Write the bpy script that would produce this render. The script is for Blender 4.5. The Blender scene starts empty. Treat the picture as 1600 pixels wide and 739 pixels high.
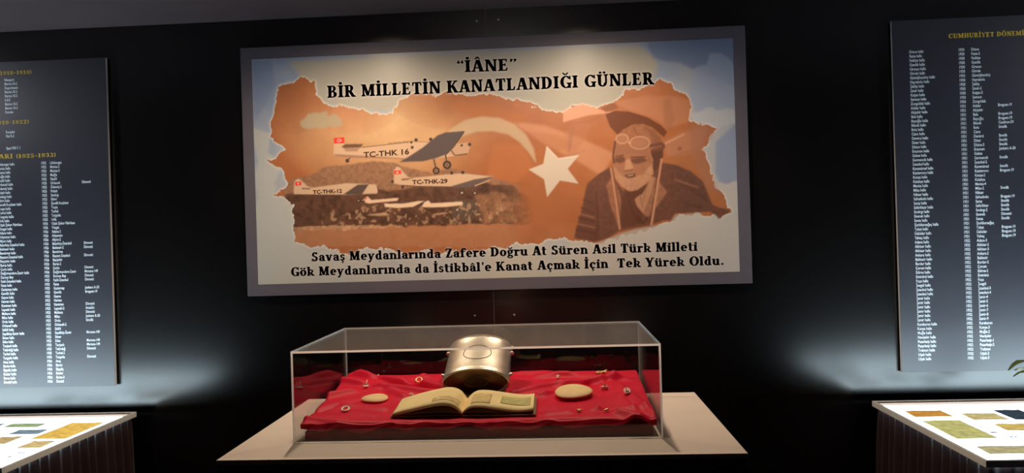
import bpy, bmesh, math, random
import numpy as np
from mathutils import Vector, Matrix

S = bpy.context.scene
C = S.collection
random.seed(7)
PI = math.pi

# ------------------------------------------------------------------ camera, world, lights
cam_d = bpy.data.cameras.new('camera'); cam = bpy.data.objects.new('camera', cam_d); C.objects.link(cam)
RT, UP, FW = [[0.99787, 0.057902, -0.030031], [0.029985, 0.001653, 0.999549], [-0.057926, 0.998321, 8.7e-05]]
cam.matrix_world = Matrix(((RT[0], UP[0], -FW[0], 0), (RT[1], UP[1], -FW[1], 0), (RT[2], UP[2], -FW[2], 1.5), (0, 0, 0, 1)))
cam_d.sensor_fit = 'HORIZONTAL'; cam_d.sensor_width = 36; cam_d.lens = 36 * 1200 / 1600
cam_d.clip_start = 0.02; cam_d.clip_end = 50
S.camera = cam
S.view_settings.view_transform = 'Standard'
S.view_settings.look = 'None'
S.view_settings.exposure = 0.0
S.view_settings.gamma = 1.0
S.view_settings.use_curve_mapping = False
S.cycles.max_bounces = 10
S.cycles.transparent_max_bounces = 24
S.cycles.sample_clamp_indirect = 4.0
S.cycles.caustics_reflective = False
S.cycles.caustics_refractive = False

W = bpy.data.worlds.new('world'); S.world = W; W.use_nodes = True
W.node_tree.nodes['Background'].inputs[0].default_value = (0.8, 0.85, 1.0, 1)
W.node_tree.nodes['Background'].inputs[1].default_value = 0.02

def spot(name, loc, target, power, angle, blend, col, size=0.03):
    d = bpy.data.lights.new(name, 'SPOT'); o = bpy.data.objects.new(name, d); C.objects.link(o)
    o.location = loc
    o.rotation_euler = (Vector(target) - Vector(loc)).to_track_quat('-Z', 'Y').to_euler()
    d.energy = power; d.spot_size = math.radians(angle); d.spot_blend = blend; d.color = col; d.shadow_soft_size = size
    return o
WARM = (1.0, 0.80, 0.58)
LAMPS = ((-0.74, 2.42), (0.13, 2.42))
for lx, ly in LAMPS:
    spot('ceiling_lamp_light', (lx, ly, 2.365), (lx, ly + 0.26, 1.0), 44, 148, 0.9, WARM, 0.03)
# added fill: unseen spots ahead of the viewer brighten the name boards and poster
spot('fill_light', (-3.35, 2.15, 2.38), (-2.1, 3.0, 1.5), 26, 75, 0.9, (0.9, 0.92, 1.0), 0.06)
spot('fill_light', (3.15, 2.1, 2.38), (1.7, 3.0, 1.5), 26, 75, 0.9, (0.9, 0.92, 1.0), 0.06)
spot('fill_light', (-0.25, 1.0, 2.38), (-0.25, 3.0, 1.98), 27, 66, 1.0, (1.0, 0.93, 0.86), 0.15)

# ------------------------------------------------------------------ helpers
def lin(r, g, b, k=1.0):
    def f(c):
        c = c / 255.0
        return (c / 12.92 if c <= 0.04045 else ((c + 0.055) / 1.055) ** 2.4) * k
    return (f(r), f(g), f(b), 1)

def mat(name, col, rough=0.5, metal=0.0, spec=0.5, noise=0.0, nscale=20.0, bump=0.0, bscale=60.0, sheen=0.0, coat=0.0):
    m = bpy.data.materials.new(name); m.use_nodes = True
    nt = m.node_tree; b = nt.nodes['Principled BSDF']
    b.inputs['Base Color'].default_value = col
    b.inputs['Roughness'].default_value = rough
    b.inputs['Metallic'].default_value = metal
    b.inputs['Specular IOR Level'].default_value = spec
    b.inputs['Sheen Weight'].default_value = sheen
    b.inputs['Coat Weight'].default_value = coat
    tc = nt.nodes.new('ShaderNodeTexCoord')
    if noise:
        n = nt.nodes.new('ShaderNodeTexNoise'); n.inputs['Scale'].default_value = nscale; n.inputs['Detail'].default_value = 5
        r = nt.nodes.new('ShaderNodeValToRGB')
        r.color_ramp.elements[0].position = 0.3; r.color_ramp.elements[1].position = 0.7
        r.color_ramp.elements[0].color = tuple(c * (1 - noise) for c in col[:3]) + (1,)
        r.color_ramp.elements[1].color = tuple(min(1, c * (1 + noise)) for c in col[:3]) + (1,)
        nt.links.new(tc.outputs['Object'], n.inputs['Vector'])
        nt.links.new(n.outputs['Fac'], r.inputs['Fac']); nt.links.new(r.outputs['Color'], b.inputs['Base Color'])
    if bump:
        n = nt.nodes.new('ShaderNodeTexNoise'); n.inputs['Scale'].default_value = bscale; n.inputs['Detail'].default_value = 4
        bp = nt.nodes.new('ShaderNodeBump'); bp.inputs['Strength'].default_value = bump; bp.inputs['Distance'].default_value = 0.01
        nt.links.new(tc.outputs['Object'], n.inputs['Vector'])
        nt.links.new(n.outputs['Fac'], bp.inputs['Height']); nt.links.new(bp.outputs['Normal'], b.inputs['Normal'])
    return m

def mat_acrylic(name, rough, graze=0.95):
    m = bpy.data.materials.new(name); m.use_nodes = True
    nt = m.node_tree; nt.nodes.clear()
    out = nt.nodes.new('ShaderNodeOutputMaterial')
    lw = nt.nodes.new('ShaderNodeLayerWeight'); lw.inputs['Blend'].default_value = 0.5
    pw = nt.nodes.new('ShaderNodeMath'); pw.operation = 'POWER'; pw.inputs[1].default_value = 5
    ma = nt.nodes.new('ShaderNodeMath'); ma.operation = 'MULTIPLY_ADD'; ma.inputs[1].default_value = graze; ma.inputs[2].default_value = 0.032
    t = nt.nodes.new('ShaderNodeBsdfTransparent'); t.inputs[0].default_value = (0.955, 0.96, 0.955, 1)
    g = nt.nodes.new('ShaderNodeBsdfGlossy'); g.inputs['Roughness'].default_value = rough
    mx = nt.nodes.new('ShaderNodeMixShader')
    nt.links.new(lw.outputs['Facing'], pw.inputs[0]); nt.links.new(pw.outputs[0], ma.inputs[0])
    nt.links.new(ma.outputs[0], mx.inputs[0]); nt.links.new(t.outputs[0], mx.inputs[1]); nt.links.new(g.outputs[0], mx.inputs[2])
    nt.links.new(mx.outputs[0], out.inputs[0])
    return m

def mat_translucent(name, col, tcol, mix, transp=0.0):
    m = bpy.data.materials.new(name); m.use_nodes = True
    nt = m.node_tree; nt.nodes.clear()
    out = nt.nodes.new('ShaderNodeOutputMaterial')
    d = nt.nodes.new('ShaderNodeBsdfDiffuse'); d.inputs[0].default_value = col
    t = nt.nodes.new('ShaderNodeBsdfTranslucent'); t.inputs[0].default_value = tcol
    mx = nt.nodes.new('ShaderNodeMixShader'); mx.inputs[0].default_value = mix
    nt.links.new(d.outputs[0], mx.inputs[1]); nt.links.new(t.outputs[0], mx.inputs[2])
    nt.links.new(mx.outputs[0], out.inputs[0])
    return m

def mat_emit(name, col, strength):
    m = bpy.data.materials.new(name); m.use_nodes = True
    nt = m.node_tree; nt.nodes.clear()
    out = nt.nodes.new('ShaderNodeOutputMaterial')
    e = nt.nodes.new('ShaderNodeEmission'); e.inputs[0].default_value = col; e.inputs[1].default_value = strength
    nt.links.new(e.outputs[0], out.inputs[0])
    return m

def obj(name, bm, m, parent=None, smooth=False, kind=None, loc=None):
    me = bpy.data.meshes.new(name)
    bm.normal_update(); bm.to_mesh(me); bm.free()
    for mm_ in (m if isinstance(m, (list, tuple)) else [m]): me.materials.append(mm_)
    if smooth:
        for p in me.polygons: p.use_smooth = True
    o = bpy.data.objects.new(name, me); C.objects.link(o)
    if parent: o.parent = parent
    if loc: o.location = loc
    if kind: o['kind'] = kind
    return o

def tag(o, label, cat, group=None):
    o['label'] = label; o['category'] = cat
    if group: o['group'] = group
    return o

def thing(name, label, cat, loc=(0, 0, 0), rz=0.0, group=None):
    o = bpy.data.objects.new(name, None); C.objects.link(o)
    o.location = loc; o.rotation_euler = (0, 0, rz); o.empty_display_size = 0.05
    return tag(o, label, cat, group)

def bx(bm, x0, x1, y0, y1, z0, z1, bev=0.0):
    r = bmesh.ops.create_cube(bm, size=1.0)
    vs = r['verts']
    for v in vs:
        v.co = Vector(((x0 + x1) / 2 + v.co.x * (x1 - x0), (y0 + y1) / 2 + v.co.y * (y1 - y0), (z0 + z1) / 2 + v.co.z * (z1 - z0)))
    if bev:
        es = list({e for v in vs for e in v.link_edges})
        bmesh.ops.bevel(bm, geom=es, offset=bev, segments=2, affect='EDGES', profile=0.5)
    return vs

def box(x0, x1, y0, y1, z0, z1, bev=0.0):
    bm = bmesh.new(); bx(bm, x0, x1, y0, y1, z0, z1, bev); return bm

def lathe(bm, prof, n=48, mtx=None, caps=True):
    rings = []
    for r, z in prof:
        ring = []
        for i in range(n):
            a = 2 * PI * i / n
            p = Vector((r * math.cos(a), r * math.sin(a), z))
            ring.append(bm.verts.new(mtx @ p if mtx else p))
        rings.append(ring)
    for a, b in zip(rings, rings[1:]):
        for i in range(n):
            bm.faces.new((a[i], a[(i + 1) % n], b[(i + 1) % n], b[i]))
    if caps:
        bm.faces.new(rings[0][::-1]); bm.faces.new(rings[-1])

def tube(bm, pts, r, n=8, closed=False):
    pts = [Vector(p) for p in pts]
    rings = []
    N = len(pts)
    for i, p in enumerate(pts):
        a = pts[(i - 1) % N] if closed or i else p
        b = pts[(i + 1) % N] if closed or i < N - 1 else p
        t = (b - a).normalized()
        u = t.cross(Vector((0, 0, 1)))
        if u.length < 1e-3: u = t.cross(Vector((0, 1, 0)))
        u.normalize(); w = t.cross(u)
        rr = r(i / max(1, N - 1)) if callable(r) else r
        rings.append([bm.verts.new(p + (u * math.cos(2 * PI * k / n) + w * math.sin(2 * PI * k / n)) * rr) for k in range(n)])
    for i in range(N if closed else N - 1):
        a, b = rings[i], rings[(i + 1) % N]
        for k in range(n):
            bm.faces.new((a[k], a[(k + 1) % n], b[(k + 1) % n], b[k]))
    if not closed:
        bm.faces.new(rings[0][::-1]); bm.faces.new(rings[-1])

def ball(bm, c, r, sx=1, sy=1, sz=1, u=12, v=8):
    res = bmesh.ops.create_uvsphere(bm, u_segments=u, v_segments=v, radius=r)
    for vt in res['verts']:
        vt.co = Vector((c[0] + vt.co.x * sx, c[1] + vt.co.y * sy, c[2] + vt.co.z * sz))

# ------------------------------------------------------------------ lettering
# a bold bracket-serif alphabet drawn as strokes (cap height 1)
SW, TN = 0.21, 0.10
def stem(x, y0=0.0, y1=1.0, w=SW, top=(.09, .09), bot=(.09, .09)):
    h = w / 2; L = []
    L += [(x - h - bot[0], y0), (x + h + bot[1], y0)]
    L += [(x + h + bot[1], y0 + .055), (x + h, y0 + .15)] if bot[1] else []
    L += [(x + h, y1 - .15), (x + h + top[1], y1 - .055)] if top[1] else []
    L += [(x + h + top[1], y1), (x - h - top[0], y1)]
    L += [(x - h - top[0], y1 - .055), (x - h, y1 - .15)] if top[0] else []
    L += [(x - h, y0 + .15), (x - h - bot[0], y0 + .055)] if bot[0] else []
    return [L]
def diag(x0, y0, x1, y1, w):
    h = w / 2; return [[(x0 - h, y0), (x0 + h, y0), (x1 + h, y1), (x1 - h, y1)]]
def bar(x0, x1, y0, y1): return [[(x0, y0), (x1, y0), (x1, y1), (x0, y1)]]
def arc(cx, cy, rx, ry, a0, a1, wv=SW, wh=TN, n=18):
    o, i = [], []
    for k in range(n + 1):
        a = math.radians(a0 + (a1 - a0) * k / n); c, s = math.cos(a), math.sin(a)
        o.append((cx + rx * c, cy + ry * s)); i.append((cx + (rx - wv) * c, cy + (ry - wh) * s))
    return [[o[k], o[k + 1], i[k + 1], i[k]] for k in range(n)]
def dot(x, y, r=.105): return [[(x + r * math.cos(2 * PI * k / 12), y + r * math.sin(2 * PI * k / 12)) for k in range(12)]]
def serif(x, y, w=.3, up=False):
    d = .12 if not up else -.12
    return [[(x - w / 2, y), (x + w / 2, y), (x + w / 2, y + d * .45), (x + .06, y + d), (x - .06, y + d), (x - w / 2, y + d * .45)]]
XH = .68
def glyph(c):
    g, a = [], .6
    if c == 'I' or c == '\u0130': g = stem(.2); a = .42
    elif c == 'A': g = diag(.12, 0, .37, 1, .1) + diag(.68, 0, .43, 1, .24) + bar(.2, .6, .28, .37) + serif(.12, 0, .28) + serif(.68, 0, .36); a = .84
    elif c == 'N': g = stem(.16, w=.11, bot=(.08, .08), top=(.08, 0)) + diag(.68, 0, .2, 1, .22) + stem(.72, w=.11, bot=(0, 0), top=(.08, .08)); a = .88
    elif c == 'E': g = stem(.2, top=(.09, 0), bot=(.09, 0)) + bar(.25, .6, 0, .09) + bar(.25, .58, .91, 1) + bar(.25, .48, .46, .55) + [[(.52, .08), (.6, 0), (.64, .26), (.58, .26)], [(.5, .92), (.58, 1), (.6, .76), (.54, .76)], [(.44, .4), (.5, .4), (.5, .62), (.44, .62)]]; a = .7
    elif c == 'F': g = glyph('E')[0]; a = .66
    elif c == 'B': g = stem(.2, top=(.09, 0), bot=(.09, 0)) + arc(.4, .755, .24, .245, -90, 90, .17, .09) + arc(.42, .265, .28, .265, -90, 90, .2, .09) + bar(.25, .42, .91, 1) + bar(.25, .44, .45, .54) + bar(.25, .43, 0, .09); a = .77
    elif c == 'R': g = stem(.2, top=(.09, 0)) + arc(.4, .73, .26, .27, -90, 90, .19, .09) + bar(.25, .42, .91, 1) + bar(.25, .42, .46, .55) + diag(.68, 0, .42, .5, .23) + serif(.72, 0, .26); a = .83
    elif c == 'P': g = stem(.2, top=(.09, 0)) + arc(.4, .71, .28, .29, -90, 90, .2, .09) + bar(.25, .42, .91, 1) + bar(.25, .42, .42, .51); a = .72
    elif c == 'D': g = stem(.2, top=(.09, 0), bot=(.09, 0)) + arc(.36, .5, .42, .5, -90, 90, .22, .09) + bar(.25, .38, .91, 1) + bar(.25, .38, 0, .09); a = .85
    elif c == 'L': g = stem(.2, bot=(.09, 0)) + bar(.25, .58, 0, .09) + [[(.5, .07), (.58, 0), (.63, .3), (.57, .3)]]; a = .68
    elif c == 'M': g = stem(.16, w=.11, top=(.09, 0)) + diag(.5, .05, .22, 1, .2) + diag(.5, .05, .76, 1, .1) + stem(.84, top=(0, .09)); a = 1.06
    elif c == 'T': g = stem(.38, top=(0, 0)) + bar(.06, .7, .91, 1) + [[(.03, .7), (.09, .7), (.16, .93), (.06, 1)], [(.73, .7), (.67, .7), (.6, .93), (.7, 1)]]; a = .76
    elif c == 'K': g = stem(.2) + diag(.36, .48, .66, 1, .11) + diag(.7, 0, .42, .58, .23) + serif(.66, 1, .28, True) + serif(.72, 0, .28) + bar(.28, .42, .44, .54); a = .86
    elif c == 'G': g = arc(.46, .5, .42, .51, 40, 320, .22, .09) + stem(.7, 0, .44, top=(.1, .08), bot=(0, 0), w=.18) + [[(.7, .7), (.78, .68), (.78, 1), (.73, 1)]]; a = .86
    elif c == 'C': g = arc(.46, .5, .42, .51, 42, 318, .22, .09) + [[(.7, .7), (.78, .68), (.78, 1), (.73, 1)], [(.7, .22), (.8, .2), (.8, .3), (.72, .34)]]; a = .84
    elif c == 'O': g = arc(.46, .5, .43, .51, 0, 360, .22, .08, 32); a = .92
    elif c == 'U': g = stem(.2, .3, 1, bot=(0, 0)) + stem(.68, .3, 1, w=.11, bot=(0, 0)) + arc(.415, .32, .32, .33, 180, 360, .19, .1); a = .86
    elif c == 'H': g = stem(.2) + stem(.68) + bar(.25, .62, .45, .55); a = .88
    elif c == 'Z': g = bar(.06, .62, .91, 1) + bar(.06, .64, 0, .09) + diag(.18, .04, .54, .96, .21) + [[(.58, .07), (.64, 0), (.68, .28), (.62, .28)], [(.06, 1), (.12, .93), (.08, .72), (.03, .72)]]; a = .72
    elif c == 'Y': g = stem(.4, 0, .46, top=(0, 0)) + diag(.38, .42, .16, 1, .22) + diag(.43, .42, .68, 1, .11) + serif(.15, 1, .34, True) + serif(.69, 1, .26, True); a = .82
    elif c == 'S': g = arc(.34, .74, .26, .27, 20, 270, .18, .1) + arc(.34, .28, .28, .29, -160, 90, .19, .1) + [[(.5, .76), (.57, .76), (.58, 1), (.53, 1)], [(.05, 0), (.1, 0), (.13, .28), (.06, .28)]]; a = .68
    elif c == 'a': g = stem(.46, 0, .5, w=.18, top=(0, 0), bot=(0, .08)) + arc(.3, .46, .25, .22, 0, 160, .18, .08) + arc(.29, .2, .24, .21, 60, 300, .17, .08) + bar(.3, .42, .0, .08) + dot(.13, .5, .075) + bar(.3, .45, .34, .41); a = .64
    elif c == 'b': g = stem(.17, 0, 1, w=.18, top=(.09, 0), bot=(0, 0)) + arc(.36, .33, .27, .35, -150, 150, .19, .08); a = .68
    elif c == 'd': g = stem(.5, 0, 1, w=.18, top=(.09, 0), bot=(0, .08)) + arc(.33, .33, .28, .35, 30, 330, .19, .08); a = .7
    elif c == 'e': g = arc(.33, .34, .29, .35, 0, 318, .2, .08) + bar(.1, .6, .3, .38); a = .66
    elif c == 'c': g = arc(.33, .34, .29, .35, 50, 318, .2, .08) + dot(.5, .5, .085); a = .62
    elif c == 'f': g = stem(.2, 0, .78, w=.18, top=(0, 0)) + arc(.36, .76, .25, .25, 40, 180, .18, .09) + bar(.02, .44, .6, .68) + dot(.5, .88, .08); a = .5
    elif c == 'g': g = arc(.3, .45, .25, .24, 0, 360, .17, .08, 24) + arc(.3, -.1, .27, .16, 0, 360, .12, .08, 24) + diag(.16, 0, .2, .26, .12) + bar(.1, .5, 0, .1) + bar(.42, .62, .58, .68); a = .64
    elif c in 'i\u0131': g = stem(.17, 0, XH, w=.19, top=(.09, 0), bot=(.07, .07)); a = .36
    elif c == 'k': g = stem(.17, 0, 1, w=.18, top=(.09, 0), bot=(.07, .05)) + arc(.4, .5, .2, .19, -80, 130, .13, .08) + diag(.58, 0, .36, .36, .19) + serif(.6, 0, .22) + bar(.22, .42, .3, .37); a = .72
    elif c == 'l': g = stem(.17, 0, 1, w=.19, top=(.09, 0), bot=(.07, .07)); a = .36
    elif c == 'm': g = stem(.17, 0, XH, w=.18, top=(.09, 0), bot=(.07, .05)) + arc(.35, .4, .25, .28, 0, 150, .18, .09) + stem(.51, 0, .42, w=.18, top=(0, 0), bot=(.05, .05)) + arc(.69, .4, .25, .28, 0, 150, .18, .09) + stem(.85, 0, .42, w=.18, top=(0, 0), bot=(.05, .07)); a = 1.04
    elif c == 'n': g = stem(.17, 0, XH, w=.18, top=(.09, 0), bot=(.07, .05)) + arc(.37, .4, .26, .28, 0, 150, .18, .09) + stem(.54, 0, .42, w=.18, top=(0, 0), bot=(.05, .07)); a = .72
    elif c == 'r': g = stem(.17, 0, XH, w=.18, top=(.09, 0), bot=(.07, .08)) + arc(.38, .42, .2, .26, 60, 150, .14, .1) + dot(.46, .57, .09); a = .54
    elif c == 'o': g = arc(.33, .34, .3, .35, 0, 360, .19, .08, 28); a = .66
    elif c == 's': g = arc(.26, .49, .2, .2, 20, 270, .14, .08) + arc(.26, .19, .21, .2, -160, 90, .15, .08) + dot(.41, .54, .06) + dot(.1, .13, .06); a = .52
    elif c == 't': g = stem(.2, .12, .9, w=.18, top=(.04, 0), bot=(0, 0)) + arc(.3, .18, .19, .19, 180, 320, .18, .09) + bar(.02, .42, .6, .68); a = .48
    elif c == 'u': g = stem(.17, .2, XH, w=.18, top=(.09, 0), bot=(0, 0)) + arc(.34, .26, .26, .27, 180, 330, .18, .09) + stem(.54, 0, XH, w=.18, top=(.08, 0), bot=(0, .08)); a = .74
    elif c == 'v': g = diag(.33, 0, .15, XH, .18) + diag(.36, 0, .55, XH, .09) + serif(.15, XH, .3, True) + serif(.56, XH, .22, True); a = .68
    elif c == 'y': g = diag(.33, 0, .15, XH, .18) + diag(.2, -.28, .56, XH, .09) + serif(.15, XH, .3, True) + serif(.56, XH, .22, True) + dot(.16, -.2, .09); a = .68
    elif c == '.': g = dot(.16, .1, .1); a = .32
    elif c == "'": g = [[(.12, .98), (.26, .98), (.2, .68), (.14, .68)]]; a = .3
    elif c == '\u201c': g = dot(.12, .82, .085) + dot(.38, .82, .085) + [[(.04, .84), (.1, .74), (.16, 1), (.12, 1)], [(.3, .84), (.36, .74), (.42, 1), (.38, 1)]]; a = .5
    elif c == '\u201d': g = dot(.16, .9, .085) + dot(.42, .9, .085) + [[(.08, .7), (.12, .7), (.24, .9), (.14, .9)], [(.34, .7), (.38, .7), (.5, .9), (.4, .9)]]; a = .55
    elif c == '(': g = arc(.5, .42, .4, .62, 125, 235, .14, .05); a = .36
    elif c == ')': g = arc(-.14, .42, .4, .62, -55, 55, .14, .05); a = .36
    elif c == '-': g = bar(.06, .38, .3, .41); a = .44
    elif c == '1': g = stem(.24, 0, .86, w=.19, top=(.1, 0)); a = .5
    elif c == '0': g = arc(.3, .43, .28, .44, 0, 360, .18, .08, 24); a = .6
    elif c == '9': g = arc(.3, .57, .27, .29, 0, 360, .18, .08, 24) + arc(.27, .5, .3, .48, -90, 10, .18, .09) + dot(.14, .1, .09); a = .6
    elif c == '2': g = arc(.28, .62, .25, .25, -30, 180, .18, .09) + diag(.14, .06, .42, .54, .15) + bar(.04, .54, 0, .13); a = .6
    elif c == '3': g = arc(.26, .64, .24, .23, -90, 160, .18, .09) + arc(.26, .24, .26, .25, -160, 90, .18, .09); a = .58
    elif c == '5': g = arc(.26, .27, .27, .28, -160, 110, .18, .09) + bar(.1, .5, .77, .88) + bar(.1, .2, .42, .86); a = .6
    elif c == '8': g = arc(.29, .64, .23, .22, 0, 360, .15, .08, 24) + arc(.29, .24, .26, .25, 0, 360, .17, .08, 24); a = .58
    elif c == ' ': a = .34
    return g, a
MARKS = {'\u0130': ('I', 'dot'), '\u00c2': ('A', 'hat'), '\u011e': ('G', 'breve'), '\u00dc': ('U', 'two'), '\u00d6': ('O', 'two'), '\u015e': ('S', 'ced'), '\u00c7': ('C', 'ced'),
         'i': ('i', 'dot'), '\u00f6': ('o', 'two'), '\u00fc': ('u', 'two'), '\u011f': ('g', 'breve'), '\u015f': ('s', 'ced'), '\u00e7': ('c', 'ced'), '\u00e2': ('a', 'hat')}
def letter(ch):
    base, mk = MARKS.get(ch, (ch, None))
    g, a = glyph(base); g = [list(p) for p in g]
    up = 1.0 if base.isupper() else XH
    cx = a / 2 - .02
    if mk == 'dot': g += dot(.19, up + .17, .11)
    if mk == 'two': g += dot(cx - .15, up + .15, .09) + dot(cx + .15, up + .15, .09)
    if mk == 'hat': g += [[(cx - .2, up + .06), (cx - .1, up + .06), (cx, up + .18), (cx + .1, up + .06), (cx + .2, up + .06), (cx + .04, up + .27), (cx - .04, up + .27)]]
    if mk == 'breve': g += arc(cx, up + .27, .2, .19, 180, 360, .08, .09)
    if mk == 'ced': g += [[(cx - .02, .02), (cx + .06, .02), (cx + .02, -.1), (cx - .05, -.1)]] + arc(cx, -.17, .13, .11, -120, 90, .09, .06)
    return g, a
def set_line(text, x0, x1, z0, z1, cap, track=.06):
    # polygons of a line of serif letters fitted between x0 and x1, the base line running from z0 to z1
    out, x = [], 0.0
    for ch in text:
        g, a = letter(ch)
        out += [[(px + x, py) for px, py in poly] for poly in g]; x += a + track
    k = (x1 - x0) / (x - track)
    res = []
    for poly in out:
        res.append([(x0 + px * k, z0 + (z1 - z0) * (px * k) / (x1 - x0) + py * cap) for px, py in poly])
    return res
def polys_mesh(polys, sx=1.0, bold=0.0):
    bm = bmesh.new()
    for dx, dz in (((-bold, 0), (bold, 0), (0, bold * .5), (0, -bold * .5)) if bold else ((0, 0),)):
        for poly in polys:
            vs = [bm.verts.new(((p[0] + dx) * sx, 0, (p[1] + dz) * sx)) for p in poly]
            try: bm.faces.new(vs)
            except ValueError: pass
    bm.normal_update()
    bmesh.ops.triangulate(bm, faces=bm.faces[:], ngon_method='EAR_CLIP')
    for f_ in bm.faces:
        f_.normal_update()
        if f_.normal.y > 0: f_.normal_flip()
    return bm

def sans(lines, size, x, z, narrow=1.0, pitch=None, offset=0.0):
    # plain sans lettering as a flat mesh in the XZ plane, first base line at z, left edge at x
    bm = bmesh.new()
    cu = bpy.data.curves.new('type', 'FONT')
    cu.size = size; cu.resolution_u = 2; cu.offset = offset
    o = bpy.data.objects.new('type', cu); C.objects.link(o)
    for i, body in enumerate(lines):
        if not body: continue
        cu.body = body
        bpy.context.view_layer.update()
        me = bpy.data.meshes.new_from_object(o.evaluated_get(bpy.context.evaluated_depsgraph_get()))
        me.transform(Matrix(((narrow, 0, 0, x), (0, 0, 0, 0), (0, 1, 0, z - i * (pitch or size)), (0, 0, 0, 1))))
        bm.from_mesh(me); bpy.data.meshes.remove(me)
    bpy.data.objects.remove(o); bpy.data.curves.remove(cu)
    bm.normal_update()
    for f_ in bm.faces:
        if f_.normal.y > 0: f_.normal_flip()
    return bm

# ------------------------------------------------------------------ materials
M = {}
LBOX = 10.0
M['wall'] = mat('black_wall_paint', lin(12, 9, 9), 0.23, spec=0.9, noise=0.15, nscale=3)
M['ceiling'] = mat('dark_ceiling_paint', lin(66, 54, 56), 0.8, spec=0.2, noise=0.1, nscale=4)
M['side'] = mat('dark_hall_paint', lin(26, 23, 24), 0.8, spec=0.2, noise=0.1, nscale=4)
M['floor'] = mat('dark_carpet', lin(40, 32, 32), 0.95, spec=0.1, noise=0.3, nscale=60, bump=0.3, bscale=300)
M['seam'] = mat('panel_seam', lin(70, 62, 60), 0.5)
M['steel'] = mat('screw_steel', lin(190, 185, 180), 0.3, 1.0)
M['frame'] = mat('grey_poster_border', lin(92, 84, 92), 0.5, spec=0.35, noise=0.05, nscale=8)
M['sign'] = mat('dark_grey_sign_print', lin(40, 38, 48), 0.38, spec=1.0, noise=0.04, nscale=6)
M['core'] = mat('white_board_core', lin(225, 215, 210), 0.7)
M['white_ink'] = mat('white_ink', lin(235, 240, 245), 0.6)
M['gold_ink'] = mat('gold_ink', lin(215, 175, 45), 0.6)
M['dark_ink'] = mat('dark_brown_ink', lin(28, 16, 10), 0.6, spec=0.15)
M['brown_ink'] = mat('brown_ink', lin(62, 38, 26), 0.6, spec=0.15)
M['plinth_top'] = mat('beige_grey_laminate', lin(224, 208, 196), 0.55, spec=0.35, noise=0.03, nscale=9)
M['plinth_body'] = mat('black_laminate', lin(38, 28, 30), 0.6, noise=0.1, nscale=5)
M['acrylic'] = mat_acrylic('clear_acrylic', .03)
M['acrylic_top'] = mat_acrylic('handled_acrylic', .2, .45)
M['edge'] = mat_translucent('frosted_acrylic_edge', lin(250, 246, 240), lin(255, 254, 252), 0.97)
M['velvet'] = mat('red_satin', lin(226, 10, 58), 0.5, spec=0.22, noise=0.06, nscale=30, bump=0.05, bscale=500, sheen=0.5)
M['velvet'].node_tree.nodes['Principled BSDF'].inputs['Sheen Tint'].default_value = lin(255, 90, 100)
M['maroon'] = mat('dark_maroon_felt', lin(190, 18, 46), 0.8, spec=0.0, noise=0.1, nscale=40)
M['silver'] = mat('tarnished_metal', lin(232, 222, 208), 0.38, 1.0, noise=0.16, nscale=25, bump=0.05, bscale=120)
M['silver_shaded'] = mat('shaded_tarnished_metal', lin(120, 92, 74), 0.5, 0.8, noise=0.3, nscale=22)  # darker copy of the tin's metal: shade on its near end put into colour
M['engraved'] = mat('engraved_line', lin(88, 72, 54), 0.5, 0.7)
M['page'] = mat('aged_paper', lin(255, 224, 168), 0.75, spec=0.2, noise=0.08, nscale=18)
M['page_edge'] = mat('paper_edges', lin(150, 118, 80), 0.85, noise=0.2, nscale=90)
M['cover'] = mat('worn_book_cover', lin(150, 120, 88), 0.7, noise=0.15, nscale=30)
M['print_green'] = mat('faded_green_print', lin(196, 186, 124), 0.8, noise=0.22, nscale=60)
M['print_brown'] = mat('faded_brown_print', lin(222, 194, 138), 0.8, noise=0.16, nscale=70)
M['ovalm'] = mat('pale_tan_disc', lin(250, 214, 160), 0.65, spec=0.3, noise=0.07, nscale=40)
M['gold'] = mat('old_gold', lin(240, 214, 150), 0.35, 0.6)
M['pearl'] = mat('pale_pearl', lin(252, 240, 222), 0.35)
M['stone'] = mat('dark_stone', lin(60, 24, 28), 0.2)
M['skirt'] = mat('dark_pleated_cloth', lin(44, 28, 30), 0.85, spec=0.15, noise=0.12, nscale=12, sheen=0.1)
M['rim'] = mat('pale_metal_rim', lin(238, 238, 236), 0.45)
M['rim_reflection'] = mat('brown_glass_reflection', lin(120, 92, 76), 0.5)
M['lightbox'] = mat_emit('white_light_panel', (0.70, 0.90, 1.0, 1), LBOX)
M['leaf'] = mat('dry_green_leaf', lin(120, 124, 70), 0.6, noise=0.25, nscale=20)
M['stalk'] = mat('plant_stalk', lin(96, 84, 52), 0.7)
M['clay'] = mat('dark_pot', lin(60, 44, 40), 0.6)
M['soil'] = mat('potting_soil', lin(46, 34, 28), 0.95, noise=0.4, nscale=80)
M['lamp'] = mat('black_lamp_metal', lin(30, 29, 29), 0.5)

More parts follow.
